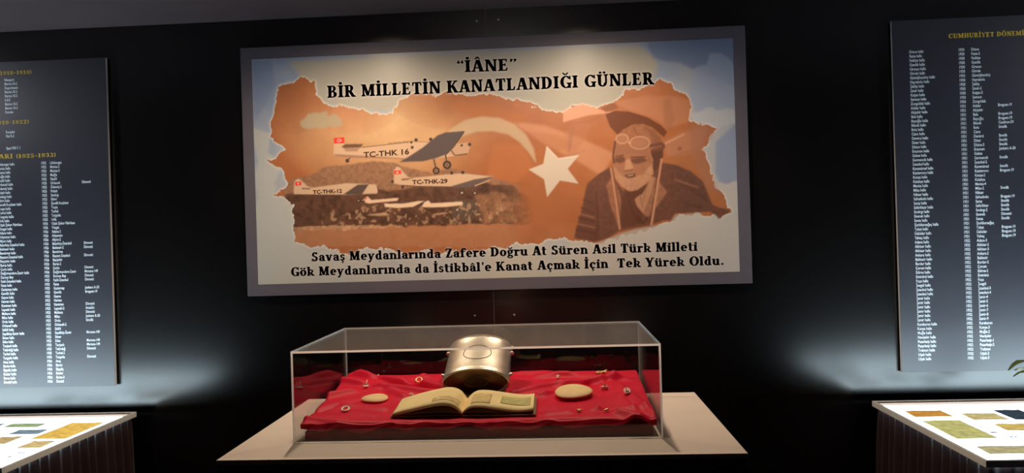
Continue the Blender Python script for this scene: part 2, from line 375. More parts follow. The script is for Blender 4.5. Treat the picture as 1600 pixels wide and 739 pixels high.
# ------------------------------------------------------------------ setting
WY = 3.0215; CZ = 2.4
obj('floor', box(-3.6, 3.4, -3.2, WY + .1, -.1, 0), M['floor'], kind='structure')
obj('ceiling', box(-3.6, 3.4, -3.2, WY + .1, CZ, CZ + .1), M['ceiling'], kind='structure')
obj('wall_back', box(-3.6, 3.4, WY, WY + .1, 0, CZ), M['wall'], kind='structure')
obj('wall_front', box(-3.6, 3.4, -3.2, -3.1, 0, CZ), M['side'], kind='structure')
obj('wall_left', box(-3.6, -3.5, -3.1, WY, 0, CZ), M['side'], kind='structure')
obj('wall_right', box(3.3, 3.4, -3.1, WY, 0, CZ), M['side'], kind='structure')
obj('trim_1', box(-.2562, -.2540, WY - .0012, WY, 0, CZ), M['seam'], kind='structure')
for i, (sx, sz, lb) in enumerate(((-.332, 1.192, 'left of the wall seam below the large poster'), (-.176, 1.191, 'right of the wall seam below the large poster'),
                                 (-.289, 2.356, 'left of the wall seam above the large poster'), (-.2035, 2.357, 'right of the wall seam above the large poster'))):
    bm = bmesh.new()
    lathe(bm, [(.0042, 0), (.0042, .0012), (.003, .0024), (.0012, .003)], 14, Matrix.Translation((sx, WY, sz)) @ Matrix.Rotation(PI / 2, 4, 'X'))
    tag(obj('wall_screw', bm, M['steel'], smooth=True), 'small bright screw head ' + lb, 'screw', 'screws along the wall seam')

# ------------------------------------------------------------------ the big poster
PL, PB, PW, PH = -1.193, 1.339, 1.892, .8985
post = thing('poster', 'wide grey-bordered poster with aeroplanes and an orange map on the black wall', 'poster', (-.246, 3.02, 1.2925))
PX, PZ = -.246, 1.2925
obj('board', box(-.9925, .9925, -.02, 0, 0, .9925, .0015), M['frame'], post)

# artwork painted over a fine grid (millimetres from the print's lower left corner)
STEP = 2.15
NX, NZ = int(PW * 1000 / STEP) + 1, int(PH * 1000 / STEP) + 1
gx = np.linspace(0, PW * 1000, NX); gz = np.linspace(0, PH * 1000, NZ)
GX, GZ = np.meshgrid(gx, gz)
rng = np.random.default_rng(11)
def vnoise(cell, seed):
    r = np.random.default_rng(seed)
    w, h = int(PW * 1000 / cell) + 3, int(PH * 1000 / cell) + 3
    t = r.random((h, w))
    fx, fz = GX / cell, GZ / cell
    ix, iz = fx.astype(int), fz.astype(int)
    ux, uz = fx - ix, fz - iz
    ux = ux * ux * (3 - 2 * ux); uz = uz * uz * (3 - 2 * uz)
    return (t[iz, ix] * (1 - ux) + t[iz, ix + 1] * ux) * (1 - uz) + (t[iz + 1, ix] * (1 - ux) + t[iz + 1, ix + 1] * ux) * uz
def fbm(cell, seed, n=4):
    s, a, tot = 0, 1.0, 0
    for k in range(n):
        s = s + a * vnoise(max(cell / 2 ** k, STEP * 1.2), seed + k * 17); tot += a; a *= .55
    return s / tot
def blur(m, n):
    for _ in range(n):
        m = (np.pad(m, ((1, 1), (0, 0)), 'edge')[:-2] + 2 * m + np.pad(m, ((1, 1), (0, 0)), 'edge')[2:]) / 4
        m = (np.pad(m, ((0, 0), (1, 1)), 'edge')[:, :-2] + 2 * m + np.pad(m, ((0, 0), (1, 1)), 'edge')[:, 2:]) / 4
    return m
def mask(poly, soft=0, wob=None):
    P = np.array(poly, float)
    pad = 30
    i0, i1 = np.searchsorted(gx, [P[:, 0].min() - pad, P[:, 0].max() + pad])
    j0, j1 = np.searchsorted(gz, [P[:, 1].min() - pad, P[:, 1].max() + pad])
    out = np.zeros((NZ, NX))
    if i1 <= i0 or j1 <= j0: return out
    acc = 0
    subs = ((-.25, -.25), (.25, -.25), (-.25, .25), (.25, .25))
    for dx, dz in subs:
        x = GX[j0:j1, i0:i1] + dx * STEP; z = GZ[j0:j1, i0:i1] + dz * STEP
        if wob is not None:
            x = x + wob[0][j0:j1, i0:i1]; z = z + wob[1][j0:j1, i0:i1]
        ins = np.zeros(x.shape, bool)
        for k in range(len(P)):
            (xa, za), (xb, zb) = P[k - 1], P[k]
            if za == zb: continue
            c = ((za > z) != (zb > z)) & (x < (xb - xa) * (z - za) / (zb - za) + xa)
            ins ^= c
        acc = acc + ins
    out[j0:j1, i0:i1] = acc / len(subs)
    return blur(out, soft) if soft else out
GAIN = np.array((1.15, 1.25, 1.5))
def pc(r, g, b): return np.array(lin(r, g, b)[:3]) * GAIN
art = np.zeros((NZ, NX, 3))
def put(m, col, a=1.0):
    global art
    m = (m * a)[..., None]
    art = art * (1 - m) + col * m
def poly(pts, rgb, soft=1, a=1.0, wob=None, tex=None):
    m = mask(pts, soft, wob)
    col = pc(*rgb)
    if tex is not None: col = col[None, None, :] * tex[..., None]
    put(m, col, a)
    return m
def disc(pts, r, rgb, soft=1, a=1.0):
    x, z = pts[0]
    return poly([(x + r * math.cos(2 * PI * k / 16), z + r * math.sin(2 * PI * k / 16)) for k in range(16)], rgb, soft, a)
def line(pts, w, rgb, soft=1, a=1.0):
    m = np.zeros((NZ, NX))
    for (xa, za), (xb, zb) in zip(pts, pts[1:]):
        d = math.hypot(xb - xa, zb - za) or 1; nx_, nz_ = -(zb - za) / d * w / 2, (xb - xa) / d * w / 2
        m = np.maximum(m, mask([(xa + nx_, za + nz_), (xb + nx_, zb + nz_), (xb - nx_, zb - nz_), (xa - nx_, za - nz_)], 0))
    put(blur(m, soft) if soft else m, pc(*rgb), a)
def ell(pts, rx, rz, rgb, soft=1, a=1.0, ring=0):
    x, z = pts[0]; n = 28
    o = mask([(x + rx * math.cos(2 * PI * k / n), z + rz * math.sin(2 * PI * k / n)) for k in range(n)], 0)
    if ring: o = o - mask([(x + (rx - ring) * math.cos(2 * PI * k / n), z + (rz - ring) * math.sin(2 * PI * k / n)) for k in range(n)], 0)
    put(blur(np.clip(o, 0, 1), soft), pc(*rgb), a)

U, V = GX / (PW * 1000), GZ / (PH * 1000)
# sky and clouds
cl = fbm(260, 3, 5)
art[:] = pc(124, 130, 140)
put(np.clip(1.25 - np.abs(V - 1.15) * 0 - V * 1.25 + (cl - .5) * 1.2, 0, 1), pc(172, 158, 136))
put(np.clip((cl - .46) * 3.2, 0, 1) * np.clip(1.2 - np.abs(U - .5) * 1.6, .25, 1), pc(158, 146, 134), .8)
put(np.clip((fbm(120, 9, 4) - .52) * 5, 0, 1), pc(150, 150, 150), .35)
# right-hand cumulus
puff = (fbm(70, 31, 3) - .5) * 60
wobc = (puff, (fbm(70, 41, 3) - .5) * 60)
poly([(1722,900),(1895,902),(1911,700),(1827,747),(1743,781),(1683,813),(1634,820),(1585,837),(1563,897)], (100, 108, 124), 8, .85)
poly([(1718,782),(1780,809),(1810,842),(1854,842),(1902,811),(1909,638),(1848,623),(1763,637),(1703,683)], (136, 140, 148), 4, .8, wobc)
poly([(1716,628),(1775,643),(1819,642),(1848,621),(1896,612),(1900,577),(1821,555),(1737,573)], (165, 160, 152), 3, .8, wobc)
poly([(1815,501),(1900,577),(1901,306),(1838,308),(1811,383)], (114, 122, 138), 8, .7)
poly([(1795,329),(1825,363),(1854,345),(1902,326),(1895,1),(1264,3),(1317,131),(1516,155),(1665,210),(1811,198)], (176, 160, 140), 4, .9, wobc)
poly([(2,890),(83,892),(93,800),(51,712),(5,650)], (112, 120, 134), 14, .6)
poly([(1,612),(74,609),(58,521),(109,480),(68,393),(143,314),(138,161),(305,105),(4,12)], (170, 160, 140), 6, .8, wobc)
poly([(147,882),(636,888),(1538,889),(1609,811),(1556,689),(1282,613),(783,683),(425,672),(272,716),(198,821)], (156, 142, 116), 22, .85)

# white glow behind the lettering, then the map
MAPP = [(60,643),(81,678),(98,723),(94,759),(111,786),(150,795),(190,821),(218,805),(249,803),(260,755),(282,721),(302,700),(374,687),(441,679),(502,661),(542,655),(566,674),(590,703),(644,726),(784,728),(935,715),(1000,707),(1035,686),(1072,689),(1122,662),(1159,656),(1188,642),(1233,638),(1271,664),(1314,669),(1370,652),(1420,670),(1463,698),(1508,716),(1562,724),(1607,749),(1644,735),(1684,709),(1718,675),(1721,633),(1718,594),(1739,573),(1773,577),(1802,563),(1824,548),(1801,531),(1791,502),(1773,478),(1784,433),(1797,388),(1808,358),(1814,321),(1838,296),(1851,246),(1863,228),(1835,210),(1820,195),(1807,218),(1775,226),(1726,228),(1670,227),(1650,203),(1615,197),(1546,176),(1479,161),(1417,148),(1367,127),(1317,131),(1263,140),(1219,154),(1189,152),(1131,134),(1083,126),(1048,139),(992,116),(937,122),(879,104),(796,111),(739,98),(684,120),(613,107),(536,119),(473,131),(408,117),(331,115),(296,136),(229,148),(157,171),(148,212),(159,249),(145,283),(151,318),(115,335),(69,357),(106,373),(138,395),(123,426),(98,463),(58,495),(100,509),(121,539),(91,565),(66,592)]
wob = ((fbm(34, 51, 4) - .5) * 46, (fbm(34, 61, 4) - .5) * 46)
mm_ = mask(MAPP, 0, wob)
put(np.clip(blur(mm_, 10) * 2.2, 0, 1), pc(206, 192, 170), .7)
paper = .88 + .24 * fbm(60, 71, 4)
mapcol = np.zeros((NZ, NX, 3)); mapcol[:] = pc(196, 122, 76)
def mapput(m, col, a=1.0):
    global mapcol
    m = (m * a)[..., None]; mapcol = mapcol * (1 - m) + col * m
mapput(np.clip(1 - np.hypot((U - .30) / .26, (V - .68) / .30), 0, 1) ** .8, pc(246, 206, 152), 1)
mapput(np.clip(1 - np.hypot((U - .22) / .10, (V - .80) / .16), 0, 1) ** .5, pc(204, 128, 90), .7)
mapput(np.clip(1 - np.hypot((U - .44) / .15, (V - .80) / .15), 0, 1) ** .5, pc(188, 112, 60), .9)
mapput(np.clip(1 - np.hypot((U - .08) / .10, (V - .82) / .16), 0, 1) ** .5, pc(184, 118, 78), .9)
mapput(np.clip(1 - np.hypot((U - .55) / .16, (V - .55) / .25), 0, 1) ** .6, pc(184, 112, 62), .9)
mapput(np.clip(1 - np.hypot((U - .70) / .20, (V - .80) / .22), 0, 1) ** .6, pc(206, 136, 96), .9)
mapput(np.clip((fbm(150, 81, 3) - .48) * 4, 0, 1), pc(214, 150, 104), .25)
put(mm_, mapcol * paper[..., None] * np.array((.67, .60, .52)))
# shallow sea patch, flag folds, crescent and star
poly([(192,643),(219,667),(271,670),(348,662),(372,631),(308,618),(243,605),(202,617)], (168, 150, 116), 3, .85, wob)
for pts, c_, a_ in (([(1032,610),(1157,591),(1292,538),(1427,471),(1375,386),(1277,451),(1155,518)], (206, 146, 106), .5), ([(924,339),(1125,357),(1285,302),(1270,202),(1096,233)], (158, 92, 52), .45),
                    ([(783,683),(934,690),(1108,633),(1032,585),(882,629)], (172, 100, 50), .6), ([(1081,571),(1206,554),(1279,501),(1179,480),(1092,521)], (160, 96, 56), .4),
                    ([(1283,626),(1343,586),(1273,464),(1252,440),(1230,540)], (172, 108, 74), .5), ([(955,526),(1067,521),(1115,432),(1025,360),(925,389)], (176, 102, 54), .6)):
    poly(pts, c_, 10, a_)
poly([(764,560),(795,594),(846,623),(912,635),(983,627),(1042,600),(1086,558),(1114,502),(1123,442),(1094,488),(1060,529),(1016,561),(956,576),(891,576),(829,558),(778,530)], (192, 168, 128), 4, .62)
STAR = [(1164,508),(1208,459),(1288,468),(1244,418),(1285,359),(1213,374),(1161,311),(1151,381),(1092,421),(1150,441)]
poly(STAR, (198, 176, 148), 1)
line([STAR[0], STAR[1], STAR[2]], 4, (232, 214, 190), 1, .6)
# hills, scrub and water under the aeroplanes
fade = np.clip((0.585 - U) / .06, 0, 1) * np.clip((U - .03) / .03, 0, 1)
def terrain(pts, rgb, soft, tex, a=1.0):
    m = mask(pts, soft, ((fbm(30, 91, 3) - .5) * 14, (fbm(30, 95, 3) - .5) * 14)) * fade * mm_
    put(m, pc(*rgb)[None, None, :] * tex[..., None], a)
fine = .72 + .56 * fbm(9, 101, 2)
rough = .45 + 1.1 * fbm(16, 111, 3)
terrain([(118,398),(174,421),(218,424),(290,462),(356,464),(416,470),(493,474),(563,464),(633,440),(708,418),(789,437),(896,409),(997,382),(1055,358),(1052,284),(115,314)], (142, 100, 70), 2, fine, .95)
terrain([(122,355),(271,371),(391,348),(489,364),(576,356),(652,369),(814,366),(922,373),(1028,359),(1132,281),(1130,207),(970,212),(593,212),(293,206),(123,206)], (92, 60, 42), 3, rough)
terrain([(785,309),(877,306),(902,251),(853,232),(789,239)], (96, 76, 60), 10, fine, .8)
terrain([(877,327),(974,340),(1079,283),(1103,213),(917,216)], (150, 102, 68), 8, rough, .7)
put(np.clip((fbm(14, 131, 2) - .6) * 7, 0, 1) * mask([(268,282),(488,302),(812,292),(920,304),(1105,256),(1103,213),(266,218)], 8) * fade * mm_, pc(196, 150, 108), .5)
terrain([(151,224),(294,225),(442,223),(594,219),(593,210),(441,209),(293,205),(156,205)], (196, 142, 100), 1, rough, .7)
terrain([(123,206),(293,206),(593,212),(970,212),(1130,207),(1127,117),(121,146)], (172, 114, 76), 2, .9 + .2 * fbm(22, 141, 2), .75)
# aeroplanes
CREAM = (200, 160, 122); DK = (88, 68, 58); RED = (216, 58, 42)
def plane(pts, rgb=CREAM, a=1.0, soft=1): return poly(pts, rgb, soft, a)
plane([(320,509),(324,553),(364,551),(376,541),(435,530),(508,538),(620,546),(707,546),(791,532),(859,533),(863,514),(854,492),(804,484),(713,478),(610,470),(583,483),(484,488),(388,493),(330,501)])
plane([(322,509),(484,494),(610,482),(675,481),(610,468),(583,481),(388,492),(330,500)], (146, 100, 72), .8)
plane([(787,528),(859,532),(862,514),(854,492),(801,485),(774,495)], (176, 132, 96), .6)
plane([(362,532),(427,530),(415,516),(369,518)], (156, 112, 80), .8)
plane([(324,573),(365,574),(365,551),(324,551)], RED, 1, 0)
ell([(343,562)], 7, 7, (235, 190, 170), 0, .8, 2.6); disc([(352,562)], 3.2, (235, 190, 170), 0, .8)
plane([(352,536),(368,547),(441,545),(431,531),(366,531)], (108, 74, 54))
plane([(583,468),(610,482),(676,521),(738,568),(769,578),(841,581),(843,573),(802,522),(770,491),(732,479),(674,467)], (88, 72, 64))
line([(844,580),(802,522),(770,491)], 3, (60, 44, 36), 0)
line([(435,531),(508,537),(623,545)], 3, (110, 74, 52), 0)
line([(539,544),(623,549),(707,542)], 3, (128, 88, 62), 0, .8)
for q, r_ in (([(652,553)], 7), ([(633,544)], 5), ([(636,524)], 6), ([(710,553)], 7), ([(863,527)], 7), ([(832,525)], 5)): disc(q, r_, (78, 52, 42), 0)
line([(790,507),(804,486),(854,491)], 4, (84, 56, 44), 0); line([(720,476),(727,440)], 6, DK, 0); line([(767,491),(770,463)], 6, DK, 0)
for q, r_ in (([(728,429)], 14.5), ([(772,450)], 17)):
    disc(q, r_, (66, 48, 38), 0); disc(q, r_ * .5, (150, 108, 76), 0); disc(q, r_ * .2, (70, 50, 40), 0)
disc([(375,481)], 8, (78, 54, 42), 0); line([(378,484),(388,493)], 4, DK, 0)
# second machine
plane([(558,385),(561,437),(573,452),(584,447),(600,425),(616,408),(637,404),(772,413),(832,415),(922,402),(956,399),(868,378),(793,364),(652,371),(588,377)])
plane([(561,435),(589,435),(590,421),(561,420)], RED, 1, 0); disc([(574,427)], 4, (235, 190, 170), 0, .8)
plane([(588,402),(640,404),(615,397),(591,395)], (120, 82, 58)); plane([(776,363),(879,390),(956,399),(911,379),(857,358),(814,358)], (100, 80, 68))
line([(588,376),(652,370),(787,363)], 4, (110, 74, 54), 0)
for q, r_ in (([(827,339)], 11), ([(878,336)], 9)): disc(q, r_, (70, 50, 40), 0); disc(q, r_ * .45, (190, 150, 116), 0)
for q, r_ in (([(789,418)], 7), ([(833,418)], 7), ([(553,392)], 6), ([(593,369)], 6)): disc(q, r_, (76, 52, 42), 0)
line([(827,361),(827,342)], 4, DK, 0); line([(873,364),(878,340)], 4, DK, 0); line([(878,364),(938,384)], 4, (190, 150, 112), 0)
# third machine
plane([(155,356),(158,402),(167,414),(178,416),(190,406),(211,386),(233,379),(370,392),(485,383),(498,365),(489,347),(358,346),(188,352)])
plane([(162,404),(187,404),(187,390),(162,389)], RED, 1, 0); disc([(174,397)], 3.5, (235, 190, 170), 0, .8)
plane([(188,379),(230,378),(216,373),(189,374)], (112, 76, 56)); plane([(353,347),(414,385),(459,385),(437,355),(429,344)], DK)
line([(161,353),(358,345)], 4, (100, 68, 50), 0); line([(493,375),(496,355)], 5, (70, 50, 40), 0)
for q in ([(415,321)], [(433,323)]): disc(q, 9, (66, 48, 38), 0); disc(q, 4, (160, 118, 88), 0)
# distant machines
plane([(437,328),(451,337),(466,322),(575,327),(570,316),(455,309),(442,313)], (222, 176, 140)); disc([(445,329)], 4, RED, 0)
plane([(518,307),(537,305),(596,304),(651,311),(678,312),(639,291),(574,287),(520,293)], (222, 182, 142)); plane([(626,287),(679,310),(666,296),(655,288)], (80, 58, 48))
plane([(666,288),(678,307),(694,313),(704,301),(828,304),(829,291),(758,285),(699,286)], (222, 182, 142)); disc([(807,273)], 4, (200, 160, 130), 0)
plane([(443,263),(519,272),(541,260),(497,258)], (190, 146, 106), .8); plane([(708,258),(757,264),(771,260),(725,255)], (196, 150, 110), .8)
# rocks and drapery behind the man
poly([(1233,647),(1312,670),(1380,642),(1430,630),(1333,624),(1263,608),(1232,600)], (208, 148, 112), 2, .9)
poly([(1380,649),(1431,671),(1449,647),(1399,632)], (132, 78, 50), 2, .8)
poly([(1431,671),(1543,690),(1665,685),(1725,667),(1719,583),(1631,563),(1593,595),(1488,638)], (184, 122, 86), 8, .6)
poly([(1619,671),(1649,678),(1662,593),(1638,547),(1620,579)], (150, 96, 68), 6, .5)
poly([(1255,597),(1278,598),(1264,515),(1252,477),(1246,485)], (156, 100, 70), 2, .6); line([(1380,623),(1333,598),(1278,596)], 6, (150, 96, 66), 2, .7)
line([(1228,470),(1275,474),(1314,490)], 5, (164, 106, 74), 2, .6); poly([(1614,510),(1691,545),(1783,565),(1765,481),(1688,453),(1627,455)], (176, 118, 86), 10, .6)
line([(1621,502),(1698,537)], 6, (214, 160, 124), 2, .6); line([(1658,454),(1735,475),(1781,504)], 5, (140, 92, 66), 3, .6); disc([(1678,481)], 8, (128, 82, 60), 2, .8)
poly([(1722,575),(1768,573),(1816,545),(1792,503),(1766,497),(1779,427),(1803,357),(1835,294),(1790,311),(1747,390),(1720,483)], (160, 106, 78), 8, .6)
# the man: raised cap flap, helmet, face, goggles, coat
mantex = .8 + .4 * fbm(12, 151, 2)
poly([(1396,625),(1435,637),(1487,632),(1556,608),(1608,575),(1632,548),(1619,527),(1600,544),(1570,569),(1539,578),(1501,576),(1462,554),(1442,542),(1413,575)], (110, 62, 38), 1)
poly([(1318,358),(1365,395),(1416,424),(1427,370),(1455,330),(1478,306),(1508,305),(1556,365),(1611,429),(1657,420),(1717,391),(1761,351),(1782,296),(1796,261),(1819,249),(1856,240),(1862,228),(1833,218),(1819,203),(1807,219),(1784,235),(1743,232),(1651,231),(1635,205),(1605,206),(1558,188),(1497,181),(1435,169),(1396,146),(1342,130),(1261,147),(1274,197),(1299,266),(1309,327)], (108, 68, 50), 2, 1, None, mantex)
poly([(1657,420),(1717,391),(1761,351),(1782,296),(1784,239),(1712,237),(1668,269),(1654,339)], (100, 66, 52), 8, .7, None, mantex)
poly([(1265,158),(1287,243),(1313,327),(1341,357),(1350,264),(1346,136)], (104, 64, 46), 6, .7)
for seg in ([(1277,228),(1344,208)], [(1290,266),(1341,241)], [(1268,181),(1347,163)], [(1300,297),(1338,280)], [(1351,326),(1356,233),(1346,140)], [(1715,322),(1774,281)], [(1683,269),(1758,251)]): line(seg, 7, (86, 52, 38), 2, .7)
for seg in ([(1282,243),(1344,224)], [(1273,204),(1345,185)], [(1655,362),(1745,328)]): line(seg, 6, (160, 106, 78), 2, .6)
poly([(1447,307),(1512,297),(1531,235),(1520,197),(1451,182),(1436,261)], (100, 60, 43), 2)
poly([(1391,348),(1419,386),(1448,292),(1436,180),(1407,262)], (152, 98, 68), 2, .9, None, mantex)
poly([(1576,380),(1625,317),(1593,272),(1548,219),(1531,235),(1562,311)], (154, 102, 72), 2, .9, None, mantex)
poly([(1499,290),(1532,328),(1564,381),(1578,371),(1564,315),(1531,234),(1507,265)], (172, 120, 86), 1)
line([(1520,305),(1530,258)], 4, (140, 92, 64), 1); line([(1548,343),(1531,281)], 4, (146, 96, 68), 1); line([(1508,228),(1528,197),(1548,219)], 5, (80, 46, 34), 1)
line([(1477,291),(1491,236),(1517,197)], 4, (78, 46, 34), 1, .8)
poly([(1567,481),(1614,504),(1614,456),(1600,418),(1576,386),(1565,427)], (96, 58, 41), 1)
poly([(1456,342),(1486,321),(1532,343),(1557,358),(1531,312),(1500,296),(1468,300)], (98, 58, 40), 2)
poly([(1431,505),(1484,508),(1561,482),(1575,442),(1568,396),(1542,358),(1511,331),(1474,329),(1448,352),(1428,391),(1420,440)], (160, 104, 72), 1)
poly([(1421,424),(1440,399),(1457,383),(1491,374),(1534,388),(1570,428),(1574,392),(1545,350),(1510,327),(1477,324),(1447,346),(1425,382)], (180, 128, 92), 3, .95, None, .85 + .3 * fbm(9, 161, 2))
poly([(1431,503),(1484,505),(1559,481),(1563,458),(1521,467),(1460,471),(1430,466)], (150, 98, 70), 3, .8)
poly([(1427,453),(1459,461),(1471,444),(1451,432),(1429,438)], (112, 70, 50), 2); poly([(1486,448),(1536,453),(1555,439),(1513,427),(1491,433)], (112, 70, 50), 2)
line([(1430,459),(1463,464)], 5, (106, 64, 45), 1); line([(1488,454),(1547,454)], 5, (106, 64, 45), 1)
poly([(1470,446),(1486,448),(1499,412),(1480,399),(1464,406)], (188, 132, 94), 1); line([(1465,401),(1497,406)], 5, (110, 68, 48), 1)
poly([(1454,397),(1497,403),(1521,388),(1491,385),(1457,384)], (160, 108, 78), 1)
poly([(1463,386),(1505,392),(1503,378),(1474,374)], (88, 50, 36), 1); line([(1474,382),(1498,386)], 4, (190, 146, 112), 1)
line([(1531,424),(1542,401),(1530,382)], 4, (150, 98, 70), 1); line([(1555,458),(1565,427)], 4, (130, 84, 60), 1)
poly([(1434,536),(1461,562),(1501,582),(1541,582),(1579,564),(1605,536),(1611,502),(1605,478),(1567,479),(1499,503),(1453,511),(1430,509)], (152, 96, 64), 1, 1, None, mantex)
line([(1501,580),(1517,537)], 4, (128, 80, 54), 1); poly([(1539,574),(1579,557),(1607,525),(1607,485),(1579,486),(1569,535)], (128, 80, 54), 4, .7)
line([(1561,495),(1614,504),(1617,485),(1571,477)], 12, (112, 68, 48), 1)
for q, rx, rz in (([(1458,527)], 27, 21), ([(1525,509)], 41, 27)):
    ell(q, rx, rz, (116, 72, 50), 1); ell(q, rx * .8, rz * .72, (164, 108, 76), 2); ell(q, rx, rz, (192, 136, 100), 1, 1, 6.5)
line([(1481,513),(1491,508)], 8, (206, 146, 106), 1); line([(1432,520),(1421,463),(1425,432)], 7, (96, 58, 42), 1)
line([(1412,418),(1428,292),(1440,175)], 9, (190, 130, 94), 1); line([(1607,445),(1584,318),(1560,189)], 9, (190, 130, 94), 1)
line([(1416,418),(1433,292),(1445,174)], 3, (86, 52, 38), 1); line([(1601,441),(1578,318),(1554,196)], 3, (86, 52, 38), 1)
# soft cloud over the lower edge of the coat
poly([(1249,131),(1341,123),(1397,142),(1443,161),(1504,176),(1562,184),(1635,199),(1656,226),(1750,228),(1756,182),(1526,120),(1371,78),(1247,81)], (176, 160, 140), 3, .85)

# lettering of the poster (millimetres)
LINES = (('\u201c\u0130\u00c2NE\u201d', [(822,812),(1059,810)], 46), ('B\u0130R M\u0130LLET\u0130N KANATLANDI\u011eI G\u00dcNLER', [(303,733),(1587,733)], 47),
         ('Sava\u015f Meydanlar\u0131nda Zafere Do\u011fru At S\u00fcren Asil T\u00fcrk Milleti', [(219,87),(1734,85)], 35),
         ("G\u00f6k Meydanlar\u0131nda da \u0130stikb\u00e2l'e Kanat A\u00e7mak \u0130\u00e7in  Tek Y\u00fcrek Oldu.", [(134,30),(1833,28)], 35))
glow = np.zeros((NZ, NX)); sets = []
for text, ((xa, za), (xb, zb)), cap in LINES:
    pl = set_line(text, xa, xb, za, zb, cap); sets.append(pl)
    for q in pl: glow = np.maximum(glow, mask(q, 0))
put(np.clip(blur(glow, 9) * 2.3, 0, 1), pc(190, 176, 160), .75)

art = np.clip(art * (1 - np.array((.14, .17, .19)) * mm_[..., None]), 0.0, 0.9)
me = bpy.data.meshes.new('print')
co = np.stack([GX / 1000 + PL - PX, np.full_like(GX, -.0208), GZ / 1000 + PB - PZ], -1).reshape(-1, 3).astype(np.float32)
idx = np.arange(NX * NZ).reshape(NZ, NX)
q = np.stack([idx[:-1, :-1], idx[:-1, 1:], idx[1:, 1:], idx[1:, :-1]], -1).reshape(-1, 4).astype(np.int32)
me.vertices.add(len(co)); me.vertices.foreach_set('co', co.ravel())
me.loops.add(q.size); me.loops.foreach_set('vertex_index', q.ravel())
me.polygons.add(len(q)); me.polygons.foreach_set('loop_start', np.arange(0, q.size, 4, dtype=np.int32)); me.polygons.foreach_set('loop_total', np.full(len(q), 4, np.int32))
me.update(calc_edges=True)
ca = me.color_attributes.new('ink', 'FLOAT_COLOR', 'POINT')
ca.data.foreach_set('color', np.concatenate([art, np.ones((NZ, NX, 1))], -1).astype(np.float32).ravel())
mp = mat('poster_print', (1, 1, 1, 1), 0.36, spec=0.32)
at_ = mp.node_tree.nodes.new('ShaderNodeAttribute'); at_.attribute_name = 'ink'
mp.node_tree.links.new(at_.outputs['Color'], mp.node_tree.nodes['Principled BSDF'].inputs['Base Color'])
me.materials.append(mp)
pr = bpy.data.objects.new('print', me); C.objects.link(pr); pr.parent = post
pr['label'] = 'printed collage of sky, orange map, aeroplanes, star and bearded man with goggles'
ox, oz = PL - PX, PB - PZ
for nm, pls, lb in (('title_lettering', sets[0], 'short upper title line in dark brown serif'), ('title_lettering', sets[1], 'long lower title line in dark brown serif'),
                    ('caption_lettering', sets[2], 'upper caption line'), ('caption_lettering', sets[3], 'lower caption line')):
    o = obj(nm, polys_mesh(pls, .001, 1.15), M['dark_ink'], post, loc=(ox, -.0213, oz)); o['label'] = lb
for text, ((xa, za), (xb, zb)), cap in (('TC-THK 16', [(441,491),(623,498)], 22), ('TC-THK-29', [(632,379),(772,379)], 17), ('TC-THK-12', [(233,354),(350,355)], 15)):
    bm = sans([text], cap / .727, 0, 0, 1, None, .7)
    wmax = max(v.co.x for v in bm.verts)
    k = (xb - xa) / wmax
    for v in bm.verts:
        v.co = Vector(((xa + v.co.x * k) * .001, 0, (za + (zb - za) * v.co.x * k / (xb - xa) + v.co.z) * .001))
    obj('registration_lettering', bm, M['brown_ink'], post, loc=(ox, -.0213, oz))

# ------------------------------------------------------------------ the two name boards
def board(name, label, x0, x1, z0, z1):
    t = thing(name, label, 'sign', ((x0 + x1) / 2, 3.02, z0), 0)
    w = (x1 - x0) / 2
    obj('board', box(-w, w, -.02, -.008, 0, z1 - z0), M['core'], t)
    obj('printed_face', box(-w, w, -.0208, -.02, 0, z1 - z0), M['sign'], t)
    for sx in (-w + .12, w - .12):
        for sz in (.12, z1 - z0 - .12):
            bm = bmesh.new(); lathe(bm, [(.014, 0), (.014, .008)], 16, Matrix.Translation((sx, 0, sz)) @ Matrix.Rotation(PI / 2, 4, 'X')); obj('wall_spacer', bm, M['lamp'], t)
    return t
def write(t, lines, x, z, pitch=.0164, size=.0152, narrow=.74):
    if '' in lines:                       # a column with gaps is one block of lettering per unbroken run of rows
        i = 0
        while i < len(lines):
            j = i
            while j < len(lines) and lines[j]: j += 1
            if j > i: write(t, lines[i:j], x, z - i * pitch, pitch, size, narrow)
            i = j + 1
        return
    bm = sans(lines, size, x - t.location.x, z - t.location.z, narrow, pitch, .0002)
    return obj('list_lettering', bm, M['white_ink'], t, loc=(0, -.0212, 0))
def head(t, text, x0, x1, z0, z1, cap):
    pl = set_line(text, x0 - t.location.x, x1 - t.location.x, z0 - t.location.z, z1 - t.location.z, cap)
    o = obj('heading_lettering', polys_mesh(pl), M['gold_ink'], t, loc=(0, -.0212, 0)); o['label'] = 'gold serif heading'

